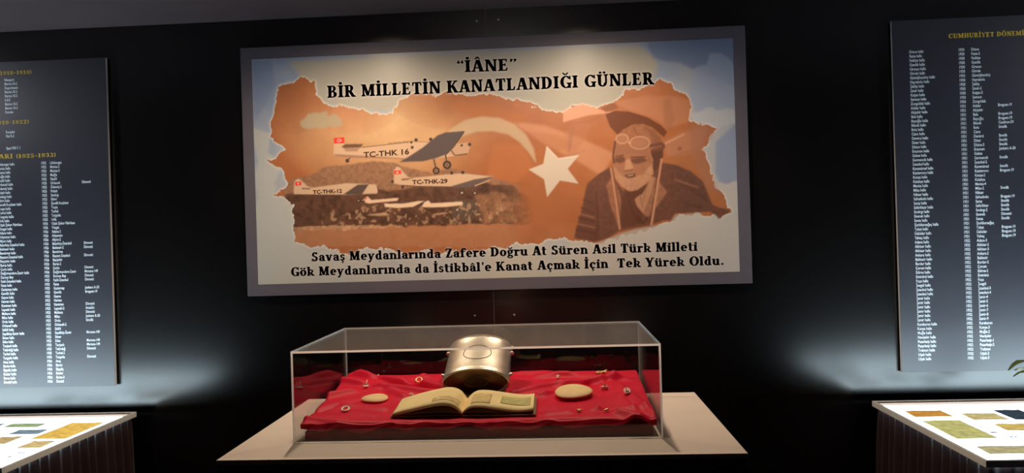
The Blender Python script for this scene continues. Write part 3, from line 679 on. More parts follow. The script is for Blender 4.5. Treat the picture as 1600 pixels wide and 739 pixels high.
LS = board('name_board', 'dark grey text board with gold headings hung left of the poster', -2.78, -1.795, .946, 2.271)
n2 = ['L\u00fcleburgaz', 'Manisa-2', 'Manisa-3', 'Mu\u011fla', 'Nazilli', 'Orhaneli', '\u00d6demi\u015f-2', 'Polatl\u0131', 'S\u0131nd\u0131rg\u0131', 'Silivri', '\u015eerefli Ko\u00e7hisar', 'Tosya', 'Turhal', 'Turgutlu', 'Urfa', 'U\u015fak \u015eeker Fabrikas\u0131', 'Yozgat', 'Adana-2', 'Ad\u0131yaman', 'Afyon-2', 'Bak\u0131rk\u00f6y-\u0130stanbul', 'Bal\u0131kesir-2', 'Band\u0131rma', 'Beyaz\u0131t-\u0130stanbul', 'Bey\u015fehir', 'Bursa-2', '\u00c7orlu', 'De\u011firmendere-\u0130zmir', 'Dursun Bey', 'Fatih-\u0130stanbul', 'Fatsa', 'Gaziantep', 'Gemlik', 'Geyve', 'Havran', 'Karaman', 'Lapseki-2', 'Malkara', 'Milas', 'Ordu', 'Orhaneli-2', 'Salihli', 'Seydik\u00f6y-\u0130zmir', 'Simav', 'S\u00f6ke', 'Tav\u015fanl\u0131', 'Tekirda\u011f', 'Turhal-2', 'Turgutlu', 'Ara\u00e7', 'Bart\u0131n', 'Bigadi\u00e7', 'Bozk\u0131r', 'Bursa-3', 'Denizli']
import re as _re
def folk(names): return [n if n in ('Dursun Bey',) or 'Fabrika' in n else _re.sub(r'-\d$', '', n) + (' halk\u0131') for n in names]
write(LS, folk(n2), -2.262, 1.850)
write(LS, ['1925'] * 15 + ['1926'] * 13 + ['1925'] * 21 + ['1926'] * 6, -2.078, 1.850)
write(LS, n2, -2.040, 1.850)
pl_ = {5: 'Dinnetti', 20: 'Dinnetti', 21: 'Dinnetti', 23: 'Dinnetti', 26: 'Dinnetti', 27: 'Morane-149', 28: 'Dinnetti', 29: 'Dinnetti', 31: 'Junkers A-20', 32: 'Breguet-19', 35: 'Dinnetti', 36: 'Ansaldo', 37: 'Dinnetti', 38: 'Junkers A-20', 39: 'Smolik', 42: 'Morane-149', 44: 'Morane-149', 45: 'Morane-149', 46: 'Dinnetti', 48: 'Dinnetti'}
write(LS, [pl_.get(i, '') for i in range(55)], -1.908, 1.850)
write(LS, ['Nieuport', 'Bleriot XI-2', 'Deperdussin', 'Bleriot XI-2', 'Bleriot XI-2', 'R.E.P.', 'Bleriot XI-2', 'Bleriot XI-2', 'Ponnier'], -2.222, 2.193)
write(LS, ['Rumpler', 'Fiat R-2', '', '', 'Spad XIII C 1'], -2.222, 1.981)
head(LS, 'SAVA\u015eI D\u00d6NEM\u0130 U\u00c7AKLARI (1910-1918)', -2.66, -2.104, 2.219, 2.219, .017)
head(LS, 'KURTULU\u015e SAVA\u015eI (1919-1922)', -2.58, -2.121, 2.018, 2.018, .017)
head(LS, 'D\u00d6NEM\u0130 BA\u011eI\u015e U\u00c7AKLARI (1925-1933)', -2.64, -2.012, 1.879, 1.879, .018)

RS = board('name_board', 'dark grey text board with one gold heading hung right of the poster', 1.295, 2.275, .9388, 2.2755)
r2 = ['D\u00fczce', 'Fatsa-2', 'Fethiye', 'Gemlik', 'Giresun', 'G\u00f6rele', 'G\u00fcm\u00fc\u015fhac\u0131k\u00f6y', 'Hayrabolu', '\u0130skilip', '\u0130zmir-2', 'Ke\u015fan-2', 'Samsun', 'Zonguldak', 'Adalar', 'Ak\u015fehir', 'Bala', 'Beyo\u011flu', 'Bilecik', 'Bolu', 'Cizre', 'Demirci', 'Dinar', 'D\u00fczce-2', 'Erzurum', 'Gebze', 'Germencik', '\u0130stanbul-2', 'Karam\u00fcrsel', 'Kastamonu', 'Konya-2', 'K\u00fctahya', 'Manisa-4', 'Milas-2', 'Niksar', 'Safranbolu', 'Saray', 'Seferihisar', 'S\u0131nd\u0131rg\u0131-2', 'Siverek', 'Soma', '\u015earkikaraa\u011fa\u00e7', 'Tokat', '\u00dcsk\u00fcdar', 'Yalva\u00e7', 'Adana-3', 'Akhisar-2', 'Akhisar-3', 'Ankara-2', 'Bal\u0131kesir', 'Burdur-2', '\u00c7orum', 'Edirne-2', 'Emin\u00f6n\u00fc', 'Fo\u00e7a', '\u0130neg\u00f6l', '\u0130stanbul-3', '\u0130stanbul-4', '\u0130zmir-4', '\u0130zmir-5', '\u0130zmir-6', '\u0130zmir-7', '\u0130zmir-8', '\u0130zmir-9', 'Karaburun', 'Konya-3', 'Mu\u011fla-2', 'Nev\u015fehir', 'Pazarba\u015f\u0131-1', 'Pazarba\u015f\u0131-2', 'Trabzon', 'U\u015fak-2', 'U\u015fak-3']
write(RS, folk(r2), 1.3565, 2.150, .01642)
write(RS, ['1930'] * 13 + ['1931'] * 31 + ['1932'] * 28, 1.537, 2.150, .01642)
write(RS, r2, 1.584, 2.150, .01642)
pr_ = {13: 'Breguet-19', 15: 'Breguet-19', 16: 'Breguet-19', 17: 'Caudron-59', 18: 'Smolik', 20: 'Smolik', 21: 'Smolik', 22: 'Smolik', 23: 'Junkers A-20', 25: 'Smolik', 27: 'Smolik', 28: 'Breguet-19', 32: 'Smolik', 34: 'Breguet-19', 35: 'Smolik', 36: 'Smolik', 37: 'Smolik', 38: 'Dinnetti', 39: 'Smolik', 41: 'Breguet-19', 42: 'Breguet-19', 43: 'Breguet-19'}
write(RS, [pr_.get(i, '') for i in range(72)], 1.676, 2.150, .01642)
head(RS, 'CUMHUR\u0130YET D\u00d6NEM\u0130 BA\u011eI\u015e U\u00c7AKLARI', 1.503, 2.0, 2.200, 2.200, .017)

# ------------------------------------------------------------------ plinth
ZT = 1.013
PLX0, PLX1, PLY0, PLY1 = -.7862, .4022, 1.6986, 2.3511
pn = thing('display_plinth', 'wide black plinth with beige-grey top in the middle under the poster', 'plinth', (-.192, 2.025, 0))
obj('body', box(PLX0 + .192 + .003, PLX1 + .192 - .003, PLY0 - 2.025 + .003, PLY1 - 2.025 - .003, .0, ZT - .012), M['plinth_body'], pn)
obj('top_panel', box(PLX0 + .192, PLX1 + .192, PLY0 - 2.025, PLY1 - 2.025, ZT - .012, ZT, .0015), M['plinth_top'], pn)

# ------------------------------------------------------------------ red cloth
CX0, CX1, CY0, CY1 = -.643, .227, 1.849, 2.298
FOLDS = [  # (start, end, height, half width)
    ([(-0.6089,2.2841),(-0.3314,2.1168)], .012, .011), ([(-0.5392,2.2364),(-0.3778,2.1261)], -.012, .010), ([(-0.672,2.2319),(-0.3241,2.0675)], .009, .012), ([(-0.4745,2.1136),(-0.3822,2.0017)], .006, .010),
    ([(-0.6409,2.2937),(-0.4725,2.1909)], .005, .012), ([(-0.7049,2.0434),(-0.5434,2.1369)], .007, .014), ([(-0.6263,1.9606),(-0.5024,2.0786)], -.004, .012), ([(-0.6349,1.8836),(-0.3624,1.8084)], .005, .010), ([(-0.4092,2.2552),(-0.3224,2.1806)], .006, .014),
    ([(-0.1302,2.0207),(-0.0032,2.1142)], -.011, .007), ([(-0.1277,1.976),(0.05,2.1295)], .012, .009), ([(-0.1328,2.0676),(0.0061,2.1582)], .008, .010), ([(0.0149,2.1446),(0.1517,2.1943)], .009, .010), ([(0.0268,2.1185),(0.0774,2.1533)], -.010, .006),
    ([(-0.1158,2.2766),(0.1522,2.201)], .006, .011), ([(-0.0673,2.2305),(0.1001,2.2463)], .005, .010), ([(0.0831,1.9218),(0.2289,1.8307)], .008, .010), ([(-0.0597,1.8889),(0.1944,1.926)], .004, .012), ([(-0.0281,1.8482),(0.2184,1.8081)], .006, .008),
    ([(0.1482,2.1485),(0.2182,1.8891)], .006, .012), ([(0.1145,2.1769),(0.1776,1.9166)], .003, .012), ([(-0.5875,2.0023),(-0.4392,1.9504)], .004, .013), ([(-0.4947,1.8427),(-0.2461,1.8592)], .006, .009), ([(-0.245,1.8495),(-0.0278,1.8108)], .005, .008), ([(-0.3733,1.8655),(-0.2711,1.8132)], -.004, .007)]
def hills(x, y):
    z = 0.0
    for ((xa, ya), (xb, yb)), a, w in FOLDS:
        dx, dy = xb - xa, yb - ya; L2 = dx * dx + dy * dy
        t = ((x - xa) * dx + (y - ya) * dy) / L2
        tc = min(1.15, max(-.15, t))
        d = math.hypot(x - xa - dx * tc, y - ya - dy * tc)
        end = 1 - min(1, max(0, abs(t - .5) - .5) / .15)
        bend = .3 * math.sin(t * 5 + xa * 20) * w
        z += 1.8 * a * math.exp(-((d + bend) / w) ** 2) * (0.25 + .75 * end)
    z += .0016 * math.sin(x * 41 + 3 * math.sin(y * 23)) * math.sin(y * 37 + x * 9) + .0012 * math.sin(x * 17 - y * 60)
    fl = max(0, min(1, (x + .455) / .02, (-.035 - x) / .02, (2.05 - y) / .02))
    z *= 1 - .88 * fl
    for ex, ey, er in ((-.5, 2.035, .042), (.0335, 2.045, .062), (-.41, 2.195, .028), (-.554, 2.145, .028), (.043, 1.905, .018), (.11, 1.9, .018), (.119, 2.245, .022), (.118, 2.088, .02)):
        z *= 1 - .9 * max(0, min(1, 1.6 - math.hypot(x - ex, y - ey) / er))
    z -= .005 * math.exp(-((x + .2276) / .11) ** 4 - ((y - 2.06) / .035) ** 2)
    z += .040 * math.exp(-((x + .2276) / .055) ** 4 - ((y - 2.215) / .05) ** 2)
    return z
def cloth_z(x, y):
    yy = min(max(y, CY0), CY1)
    return ZT + .043 + (.038 / .46) * (yy - 1.84) + hills(x, yy) * min(1, (CY1 - yy) / .03 + .3)
bm = bmesh.new()
nu, nv, nd = 190, 100, 9
us = [(-1, k) for k in range(nd, 0, -1)] + [(0, i / nu) for i in range(nu + 1)] + [(1, k) for k in range(1, nd + 1)]
vs_ = [(-1, k) for k in range(nd, 0, -1)] + [(0, i / nv) for i in range(nv + 1)] + [(1, k) for k in range(1, nd + 1)]
grid = []
for (sv, tv) in vs_:
    row = []
    for (su, tu) in us:
        x = CX0 + .006 if su < 0 else CX1 - .006 if su > 0 else CX0 + .006 + (CX1 - CX0 - .012) * tu
        y = CY0 + .012 if sv < 0 else CY1 - .004 if sv > 0 else CY0 + .012 + (CY1 - CY0 - .016) * tv
        z = cloth_z(x, y)
        d = max(tu / nd if su else 0, tv / nd if sv else 0)
        if d:
            h = z - ZT
            ang = min(1, d * 2.2) * PI / 2
            out = math.sin(ang)
            zz = z - (.020 + .005 * math.sin(x * 23 + 1) * math.sin(x * 9) + .003 * math.sin(x * 61)) * (d * .55 if d < .45 else .2475 + (d - .45) * 1.368)
            if su: x += su * .005 * out
            if sv < 0:
                wv = .5 + .5 * math.sin(x * 46 + 1.7 * math.sin(x * 19 + 1)); wv2 = .5 + .5 * math.sin(x * 95 + 9 * d + 2 * math.sin(x * 31))
                y -= .009 * out + .004 * d * wv - .004 * wv2 * d
                zz -= .004 * wv * math.sin(min(1, d * 2) * PI)
            elif sv > 0: y += .003 * out
            z = max(ZT + .0008, zz)
        row.append(bm.verts.new((x, y, z)))
    grid.append(row)
for a, b in zip(grid, grid[1:]):
    for i in range(len(a) - 1): bm.faces.new((a[i], a[i + 1], b[i + 1], b[i]))
o = obj('display_cloth', bm, M['velvet'], smooth=True)
bd = bmesh.new()
vv = bx(bd, CX0 + .009, CX1 - .009, CY0 + .013, CY1 - .003, ZT + .0004, ZT + .05)
for v in vv:
    if v.co.z > ZT + .01: v.co.z = ZT + .018 + (.038 / .46) * (v.co.y - 1.84)
tag(obj('sloping_board', bd, M['maroon']), 'dark maroon sloping board under the red cloth in the display case', 'board')
tag(o, 'crumpled bright red satin cloth spread inside the clear display case', 'cloth')

# ------------------------------------------------------------------ acrylic case
KX0, KX1, KY0, KY1, KH, TK = -.6535, .2376, 1.8309, 2.31, .2239, .005
case = thing('display_case', 'clear acrylic box cover standing on the plinth over the red cloth', 'display case', (-.208, 2.07, ZT))
def pane(name, x0, x1, y0, y1, z0, z1, big):
    bm = box(x0 + .208, x1 + .208, y0 - 2.07, y1 - 2.07, z0, z1)
    bm.normal_update()
    for f_ in bm.faces:
        f_.material_index = 0 if abs(f_.normal[big]) > .5 else 1
    o = obj(name, bm, [M['acrylic_top' if big == 2 else 'acrylic'], M['edge']], case)
    return o
E_ = .0003
o = pane('top_pane', KX0, KX1, KY0, KY1, KH - TK, KH, 2)
o = pane('side_pane', KX0, KX0 + TK, KY0, KY1, E_, KH - TK - E_, 0)
o = pane('side_pane', KX1 - TK, KX1, KY0, KY1, E_, KH - TK - E_, 0)
o = pane('front_pane', KX0 + TK + E_, KX1 - TK - E_, KY0, KY0 + TK, E_, KH - TK - E_, 1)
o = pane('back_pane', KX0 + TK + E_, KX1 - TK - E_, KY1 - TK, KY1, E_, KH - TK - E_, 1)
for o in list(case.children):     # joints between panes are glued clear, only outward end faces are frosted
    for p in o.data.polygons:
        n, c = p.normal, p.center
        if p.material_index == 1 and o.name.startswith('side') and n.z > .5: p.material_index = 0
        if p.material_index == 1 and (o.name.startswith('front') or o.name.startswith('back')) and (n.z > .5 or abs(n.x) > .5): p.material_index = 0
obj('base_strip', box(KX0 + .208, KX1 + .208, KY0 - 2.07 - .002, KY0 - 2.07 - .0002, .0003, .0045), M['edge'], case)

# ------------------------------------------------------------------ metal container tilted back on the cloth
RB, CL = .091, .190                      # half width and length of the oval tin
CANX, CANY, CANZ = -.2276, 2.0425, 1.110  # middle of the end that faces the viewer
can = thing('metal_container', 'oval tarnished metal tin lying tilted on the red cloth behind the open book', 'container', (CANX, 2.06, 1.068))
R3 = Matrix.Translation((0, CANY - 2.06, CANZ - 1.068)) @ Matrix(((1, 0, 0, 0), (0, .388, .9217, 0), (0, -.9217, .388, 0), (0, 0, 0, 1))) @ Matrix.Diagonal((1, .5, 1, 1))
def can_r(z): return RB - .003 * (z / CL)
prof = [(.0, .0085), (.080, .0085), (.0835, .008), (.0855, .001), (.0875, 0), (RB - .001, .001), (RB + .0014, .004), (RB + .0014, .008), (RB - .0008, .0098), (can_r(.012), .0118), (can_r(.016) + .001, .0165), (can_r(.02), .021)]
prof += [(can_r(z), z) for z in (.05, .09, .13, .165)] + [(can_r(.168) + .0025, .1695), (can_r(.172) + .0025, .174), (can_r(.176), .177), (can_r(.18) - .001, .185), (.082, .189), (.07, .1905), (.04, .1925), (.001, .193)]
bm = bmesh.new()
lathe(bm, prof, 80, R3, False)
obj('shell', bm, M['silver'], can, True)
bm = bmesh.new()
lathe(bm, [(.0005, .0075), (.026, .0072), (.032, .0068), (.034, .0044), (.036, .0068), (.0805, .0072)], 56, R3, False)
obj('bottom_plate', bm, M['silver_shaded'], can, True)['label'] = 'tarnished oval end with a ring, shade painted into its darker metal'
def on_shell(ang, z, out=0.0):
    r = can_r(z) + out
    return R3 @ Vector((r * math.sin(ang), -r * math.cos(ang), z))
bm = bmesh.new()
tube(bm, [on_shell(.44 * math.cos(2 * PI * k / 48), .088 + .036 * math.sin(2 * PI * k / 48), .0004) for k in range(48)], .0010, 6, True)
obj('engraved_oval', bm, M['engraved'], can, True)['label'] = 'thin engraved oval outline on the upper side'
for ang, z in ((-1.5, .150), (-1.5, .036), (1.5, .176), (1.5, .146), (1.5, .036)):
    bm = bmesh.new(); p = on_shell(ang, z, .003); ball(bm, p, .0055); q = on_shell(ang, z, -.004); tube(bm, [q, p], .0028, 8)
    obj('rivet', bm, M['silver'], can, True)
for ang in (-.15, .27):
    bm = bmesh.new(); tube(bm, [on_shell(ang - .05, .1735, .0022), on_shell(ang, .1735, .0035), on_shell(ang + .05, .1735, .0022)], .0022, 8)  # small raised bars standing in for two glints along the far rim
    obj('rim_glint', bm, M['silver'], can, True)

# ------------------------------------------------------------------ open book
book = thing('open_book', 'open old book with curved cream pages on the cloth before the metal container', 'book', (-.2455, 1.945, cloth_z(-.2455, 1.945)))
BT = math.atan(.038 / .46)
GXB = -.2455
def page_curve(side, lift):
    # cross-section of an open half, from gutter outwards: (distance from gutter, height)
    if side < 0: pts = [(0, .004), (.006, .012), (.016, .023), (.03, .030), (.05, .032), (.08, .027), (.12, .018), (.15, .011), (.174, .004)]
    else: pts = [(0, .004), (.006, .011), (.016, .019), (.03, .0235), (.055, .0225), (.09, .0165), (.125, .0105), (.15, .009), (.166, .0105), (.176, .012)]
    P = np.array(pts); t = np.linspace(0, 1, 40)
    s = np.linspace(0, 1, len(P))
    def cr(a):
        out = []
        for u in t:
            i = min(int(u * (len(P) - 1)), len(P) - 2); f_ = u * (len(P) - 1) - i
            p0, p1, p2, p3 = a[max(i - 1, 0)], a[i], a[i + 1], a[min(i + 2, len(P) - 1)]
            out.append(.5 * ((2 * p1) + (-p0 + p2) * f_ + (2 * p0 - 5 * p1 + 4 * p2 - p3) * f_ ** 2 + (-p0 + 3 * p1 - 3 * p2 + p3) * f_ ** 3))
        return np.array(out)
    return cr(P[:, 0]) * side, cr(P[:, 1]) * lift
def sheet(side, lift, thick, y0, y1, s0=0, s1=39, dz=0.0, inset=0.0):
    X, Z = page_curve(side, lift)
    bm = bmesh.new(); n = 6; top, bot = [], []
    for j in range(n + 1):
        y = y0 + (y1 - y0) * j / n
        top.append([bm.verts.new((X[i] * (1 - inset), y, Z[i] + dz + .0012 * math.sin(y * 60 + i * .15))) for i in range(s0, s1 + 1)])
        bot.append([bm.verts.new((X[i] * (1 - inset), y, max(.0008, Z[i] + dz - thick) + .0012 * math.sin(y * 60 + i * .15))) for i in range(s0, s1 + 1)])
    m_ = s1 - s0
    for j in range(n):
        for i in range(m_):
            bm.faces.new((top[j][i], top[j][i + 1], top[j + 1][i + 1], top[j + 1][i])); bm.faces.new((bot[j][i], bot[j + 1][i], bot[j + 1][i + 1], bot[j][i + 1]))
    for i in range(m_):
        for j in (0, n):
            bm.faces.new((top[j][i], bot[j][i], bot[j][i + 1], top[j][i + 1]))
    for j in range(n):
        for i in (0, m_):
            bm.faces.new((top[j][i], top[j + 1][i], bot[j + 1][i], bot[j][i]))
    bmesh.ops.recalc_face_normals(bm, faces=bm.faces[:])
    return bm
book.rotation_euler = (BT, 0, 0)
YB0, YB1 = -.066, .068
parts = []
bm = bmesh.new()
bx(bm, -.178, -.003, YB0 - .003, YB1 + .003, .0035, .0065, .0008); bx(bm, .003, .182, YB0 - .006, YB1 + .003, .0035, .0065, .0008); bx(bm, -.004, .004, YB0 - .003, YB1 + .003, .003, .005)
obj('cover', bm, M['cover'], book)
obj('left_pages', sheet(-1, 1.0, .0065, YB0, YB1, dz=.006), M['page'], book, True)
obj('left_inner_leaves', sheet(-1, .28, .003, YB0 + .002, YB1 - .002, dz=.0075, inset=.03), M['page_edge'], book, True)
obj('right_pages', sheet(1, 1.0, .0045, YB0, YB1, dz=.006), M['page'], book, True)
obj('right_inner_leaves', sheet(1, .3, .003, YB0 + .002, YB1 - .002, dz=.0075, inset=.0), M['page_edge'], book, True)
o = obj('page_print', sheet(1, 1.0, .0004, -.03, .036, 22, 35, dz=.0066), M['print_green'], book, True); o['label'] = 'faded green picture on the right page'
o = obj('page_print', sheet(1, 1.0, .0004, -.045, .04, 10, 19, dz=.0066), M['print_brown'], book, True); o['label'] = 'faded brown picture on the right page'
o = obj('page_print', sheet(-1, 1.0, .0004, -.045, -.012, 7, 24, dz=.0066), M['print_brown'], book, True); o['label'] = 'faded brown band on the left page'

# ------------------------------------------------------------------ pale oval discs
def oval(label, cx, cy, rx, ry, h, rz, egg):
    z = min(cloth_z(cx + rx * .8 * math.cos(a), cy + ry * .8 * math.sin(a)) for a in np.linspace(0, 6.2, 12))
    z = max(cloth_z(cx + rx * s * math.cos(a), cy + ry * s * math.sin(a)) - (.038 / .46) * ry * s * math.sin(a) for a in np.linspace(0, 6.2, 32) for s in (0, .2, .4, .6, .8, .95)) + .0016
    bm = bmesh.new(); rings = []
    for k, (s, zz) in enumerate(((.93, 0), (1.0, .12), (1.0, .3), (.95, .52), (.82, .76), (.6, .92), (.3, .99), (.02, 1.0))):
        ring = []
        for i in range(48):
            a = 2 * PI * i / 48; e = 1 + egg * math.cos(a)
            ring.append(bm.verts.new((s * rx * math.cos(a), s * ry * e * math.sin(a) , zz * h)))
        rings.append(ring)
    for a, b in zip(rings, rings[1:]):
        for i in range(48): bm.faces.new((a[i], a[(i + 1) % 48], b[(i + 1) % 48], b[i]))
    bm.faces.new(rings[0][::-1]); bm.faces.new(rings[-1])
    o = obj('oval_disc', bm, M['ovalm'], smooth=True); o.location = (cx, cy, z); o.rotation_euler = (BT, 0, rz)
    return tag(o, label, 'disc', 'pale oval discs')
oval('smaller pale tan oval disc lying on red cloth left of the open book', -.500, 2.035, .036, .034, .010, .12, .18)
oval('larger pale tan oval disc lying on red cloth right of the open book', .0335, 2.045, .050, .060, .012, -.1, -.12)

# ------------------------------------------------------------------ small jewellery on the cloth
def jewel(name, label, cat, x, y, build, m, smooth=True):
    bm = bmesh.new(); build(bm)
    o = obj(name, bm, m, smooth=smooth); o.location = (x, y, cloth_z(x, y) + .0006); o.rotation_euler = (BT, 0, 0)
    return tag(o, label, cat, 'small jewellery on the red cloth')
def ring_b(R, r, sx=1, sy=1, z=None, tilt=0.0):
    def f(bm):
        tube(bm, [(R * sx * math.cos(2 * PI * k / 28), R * sy * math.sin(2 * PI * k / 28) * math.cos(tilt), (z or r) + R * sy * (1 + math.sin(2 * PI * k / 28)) * math.sin(tilt)) for k in range(28)], r, 8, True)
    return f
def part(name, build, m, parent, smooth=True, label=None):
    bm = bmesh.new(); build(bm); o = obj(name, bm, m, parent, smooth)
    if label: o['label'] = label
    return o
# pin with a spike
def pin(bm):
    ball(bm, (0, 0, .004), .009, 1.0, .6, .4); tube(bm, [(0, 0, .005), (.001, .004, .012), (.003, .008, .021)], lambda t: .003 * (1 - .75 * t), 8); ball(bm, (-.006, 0, .005), .003); ball(bm, (.006, 0, .005), .003)
jewel('brooch_pin', 'pale pointed brooch with a raised spike on the cloth at back left', 'brooch', -.5538, 2.155, pin, M['pearl'])
def stud(bm): ball(bm, (0, 0, .003), .0055, 1.3, .9, .55); ball(bm, (.001, 0, .006), .003)
jewel('stud_earring', 'tiny pale stud by the back left edge of the cloth', 'earring', -.545, 2.268, stud, M['pearl'])
jewel('stud_earring', 'tiny pale stud just behind the left page of the book', 'earring', -.4075, 2.068, stud, M['pearl'])
o = jewel('oval_ring', 'flat pale oval ring on the cloth at front left', 'ring', -.5533, 1.9407, ring_b(.0085, .0028, 1.05, 1.2, None, .25), M['pearl'])
o = jewel('finger_ring', 'open gold ring with dark hollow lying left of the metal container', 'ring', -.4101, 2.205, ring_b(.0085, .002, 1, 1.1, None, .55), M['gold'])
part('setting', lambda bm: (ball(bm, (-.009, .001, .004), .004), ball(bm, (.009, -.001, .004), .0025)), M['pearl'], o)
def drop(bm):
    ball(bm, (0, .004, .006), .006, 1, .7, .8); ball(bm, (-.001, -.004, .004), .0038); tube(bm, [(0, .004, .004), (0, -.004, .003)], .0013, 6)
jewel('drop_earring', 'small pale drop earring on the cloth right of the metal container', 'earring', -.008, 2.2125, drop, M['pearl'])
def chain(bm):
    for k in range(9):
        t = k / 8; ball(bm, (-.014 + .026 * t, .003 * math.sin(k * 2.1) + .006 * t, .004 + .002 * (k % 2)), .0036)
    tube(bm, [(-.012, -.002, .003), (0, -.001, .005), (.012, .006, .008), (.016, .008, .011)], .0022, 6)
jewel('bracelet', 'knobbly gold bracelet piece near the back right of the cloth', 'bracelet', .119, 2.25, chain, M['gold'])
def crown(bm):
    bx(bm, -.0095, .0095, -.003, .003, .001, .009, .001)
    for dx, h in ((-.007, .011), (0, .018), (.007, .012)): tube(bm, [(dx, 0, .006), (dx, .001, h)], lambda t: .0034 * (1 - .6 * t), 8)
jewel('crown_brooch', 'white three-pointed crown brooch right of the larger oval disc', 'brooch', .1177, 2.093, crown, M['pearl'], False)
def stripes(bm):
    tube(bm, [(.0075 * math.cos(2 * PI * k / 24), .009 * math.sin(2 * PI * k / 24), .004 + .004 * (1 + math.sin(2 * PI * k / 24))) for k in range(24)], .0015, 6, True)
    for dx in (-.0028, .0028): tube(bm, [(dx - .002, .007, .0105), (dx + .002, -.007, .003)], .0013, 6)
o = jewel('striped_brooch', 'small oval brooch with slanting pale stripes at the right of the cloth', 'brooch', .1715, 2.02, stripes, M['pearl'])
part('stone', lambda bm: ball(bm, (0, 0, .005), .006, 1, 1.1, .5), M['stone'], o)
def tee(bm): bx(bm, -.0065, .0065, -.002, .003, .002, .006, .001); ball(bm, (0, -.006, .003), .003); tube(bm, [(0, 0, .003), (0, -.006, .003)], .001, 6)
jewel('tee_earring', 'tiny T-shaped earring on the cloth in front of the larger oval disc', 'earring', .0426, 1.905, tee, M['gold'])
def barb(bm): tube(bm, [(-.008, -.002, .003), (-.002, -.001, .004), (.004, .002, .005), (.008, .005, .006)], lambda t: .0012 + .002 * math.sin(PI * t), 8)
jewel('bar_pin', 'tiny slanting gold bar pin near the front right of the cloth', 'pin', .1098, 1.900, barb, M['gold'])

# ------------------------------------------------------------------ light tables with pleated skirts
def light_table(label, x0, x1, y0, y1, inner):
    zt = .852
    t = thing('light_table', label, 'table', ((x0 + x1) / 2, (y0 + y1) / 2, 0))
    a, b = (x1 - x0) / 2, (y1 - y0) / 2
    bm = bmesh.new()
    for u in (((-a, a), (-b, -b + .009)), ((-a, a), (b - .009, b)), ((-a, -a + .009), (-b + .009, b - .009)), ((a - .009, a), (-b + .009, b - .009))):
        bx(bm, u[0][0], u[0][1], u[1][0], u[1][1], zt - .02, zt, .0015)
    obj('rim', bm, M['rim'], t)
    bm = bmesh.new(); bx(bm, -a + .0095, a - .0095, b - .030, b - .0095, zt - .018, zt - .003); obj('back_ledge', bm, M['rim_reflection'], t)  # brown strip along the back, standing for a reflection in the table glass
    obj('light_panel', box(-a + .0095, a - .0095, -b + .0095, b - .0305, zt - .018, zt - .012), M['lightbox'], t)
    # pleated skirt
    bm = bmesh.new(); path = []
    n = 70
    def seg(p, q, nx_, ny_, cnt):
        for i in range(cnt):
            f_ = i / cnt; path.append((p[0] + (q[0] - p[0]) * f_, p[1] + (q[1] - p[1]) * f_, nx_, ny_))
    e = .012
    seg((-a + e, -b + e), (a - e, -b + e), 0, -1, 260); seg((a - e, -b + e), (a - e, b - e), 1, 0, 140); seg((a - e, b - e), (-a + e, b - e), 0, 1, 120); seg((-a + e, b - e), (-a + e, -b + e), -1, 0, 140)
    rows = []
    for z, amp in ((zt - .021, .004), (zt - .12, .010), (zt - .3, .016), (.5, .02), (.25, .024), (.01, .028)):
        row = []
        for i, (x, y, nx_, ny_) in enumerate(path):
            w = math.sin(i * 2 * PI / 10 + .8 * math.sin(i * .13)) + .35 * math.sin(i * 2 * PI / 23 + z * 3)
            d = amp * w + (zt - z) * .022 - .004
            row.append(bm.verts.new((x + nx_ * d, y + ny_ * d, z)))
        rows.append(row)
    N = len(path)
    for r0, r1 in zip(rows, rows[1:]):
        for i in range(N): bm.faces.new((r0[i], r1[i], r1[(i + 1) % N], r0[(i + 1) % N]))
    o = obj('pleated_skirt', bm, M['skirt'], t, True)
    return t
light_table('glowing white light table with dark pleated skirt left of the plinth', -3.15, -1.680, 2.208, 2.948, 0)
light_table('glowing white light table with dark pleated skirt right of the plinth', 1.147, 2.7, 2.160, 2.916, 0)
PAPERS = {}
def paper_mat(rgb, k=.2):
    if rgb not in PAPERS:
        c_ = lin(*rgb); c_ = (c_[0] * 1.35, c_[1] * 1.02, c_[2] * .9, 1); m = mat_translucent('backlit_paper', c_, tuple(x * k for x in c_[:3]) + (1,), .8); PAPERS[rgb] = m
        nt = m.node_tree; tcn = nt.nodes.new('ShaderNodeTexCoord'); nz = nt.nodes.new('ShaderNodeTexNoise'); nz.inputs['Scale'].default_value = 35; nz.inputs['Detail'].default_value = 6
        rp = nt.nodes.new('ShaderNodeValToRGB'); rp.color_ramp.elements[0].position = .35; rp.color_ramp.elements[1].position = .6
        rp.color_ramp.elements[0].color = tuple(x * k * .72 for x in c_[:3]) + (1,); rp.color_ramp.elements[1].color = tuple(x * k * 1.1 for x in c_[:3]) + (1,)
        nt.links.new(tcn.outputs['Object'], nz.inputs['Vector']); nt.links.new(nz.outputs['Fac'], rp.inputs['Fac'])
        for nd_ in nt.nodes:
            if nd_.type == 'BSDF_TRANSLUCENT': nt.links.new(rp.outputs['Color'], nd_.inputs[0])
    return PAPERS[rgb]
def sheet_of(name, label, cat, x0, x1, y0, y1, rgb, group, rz=0.0, k=1.3 / LBOX):
    x0, x1, y0, y1 = (q * 1.08 for q in (x0, x1, y0, y1))
    w, h = (x1 - x0) / 2, (y1 - y0) / 2
    bm = bmesh.new()
    rows = [[bm.verts.new((-w + 2 * w * i / 8, -h + 2 * h * j / 8, .0006 * math.sin(i * 1.1 + x0 * 40) * math.sin(j * .9))) for i in range(9)] for j in range(9)]
    for ra, rb in zip(rows, rows[1:]):
        for i in range(8): bm.faces.new((ra[i], ra[i + 1], rb[i + 1], rb[i]))
    o = obj(name, bm, paper_mat(rgb, k), smooth=True); o.location = ((x0 + x1) / 2, (y0 + y1) / 2, .8418); o.rotation_euler = (0, 0, rz)
    return tag(o, label, cat, group)
LG, RG = 'papers on the left light table', 'papers on the right light table'
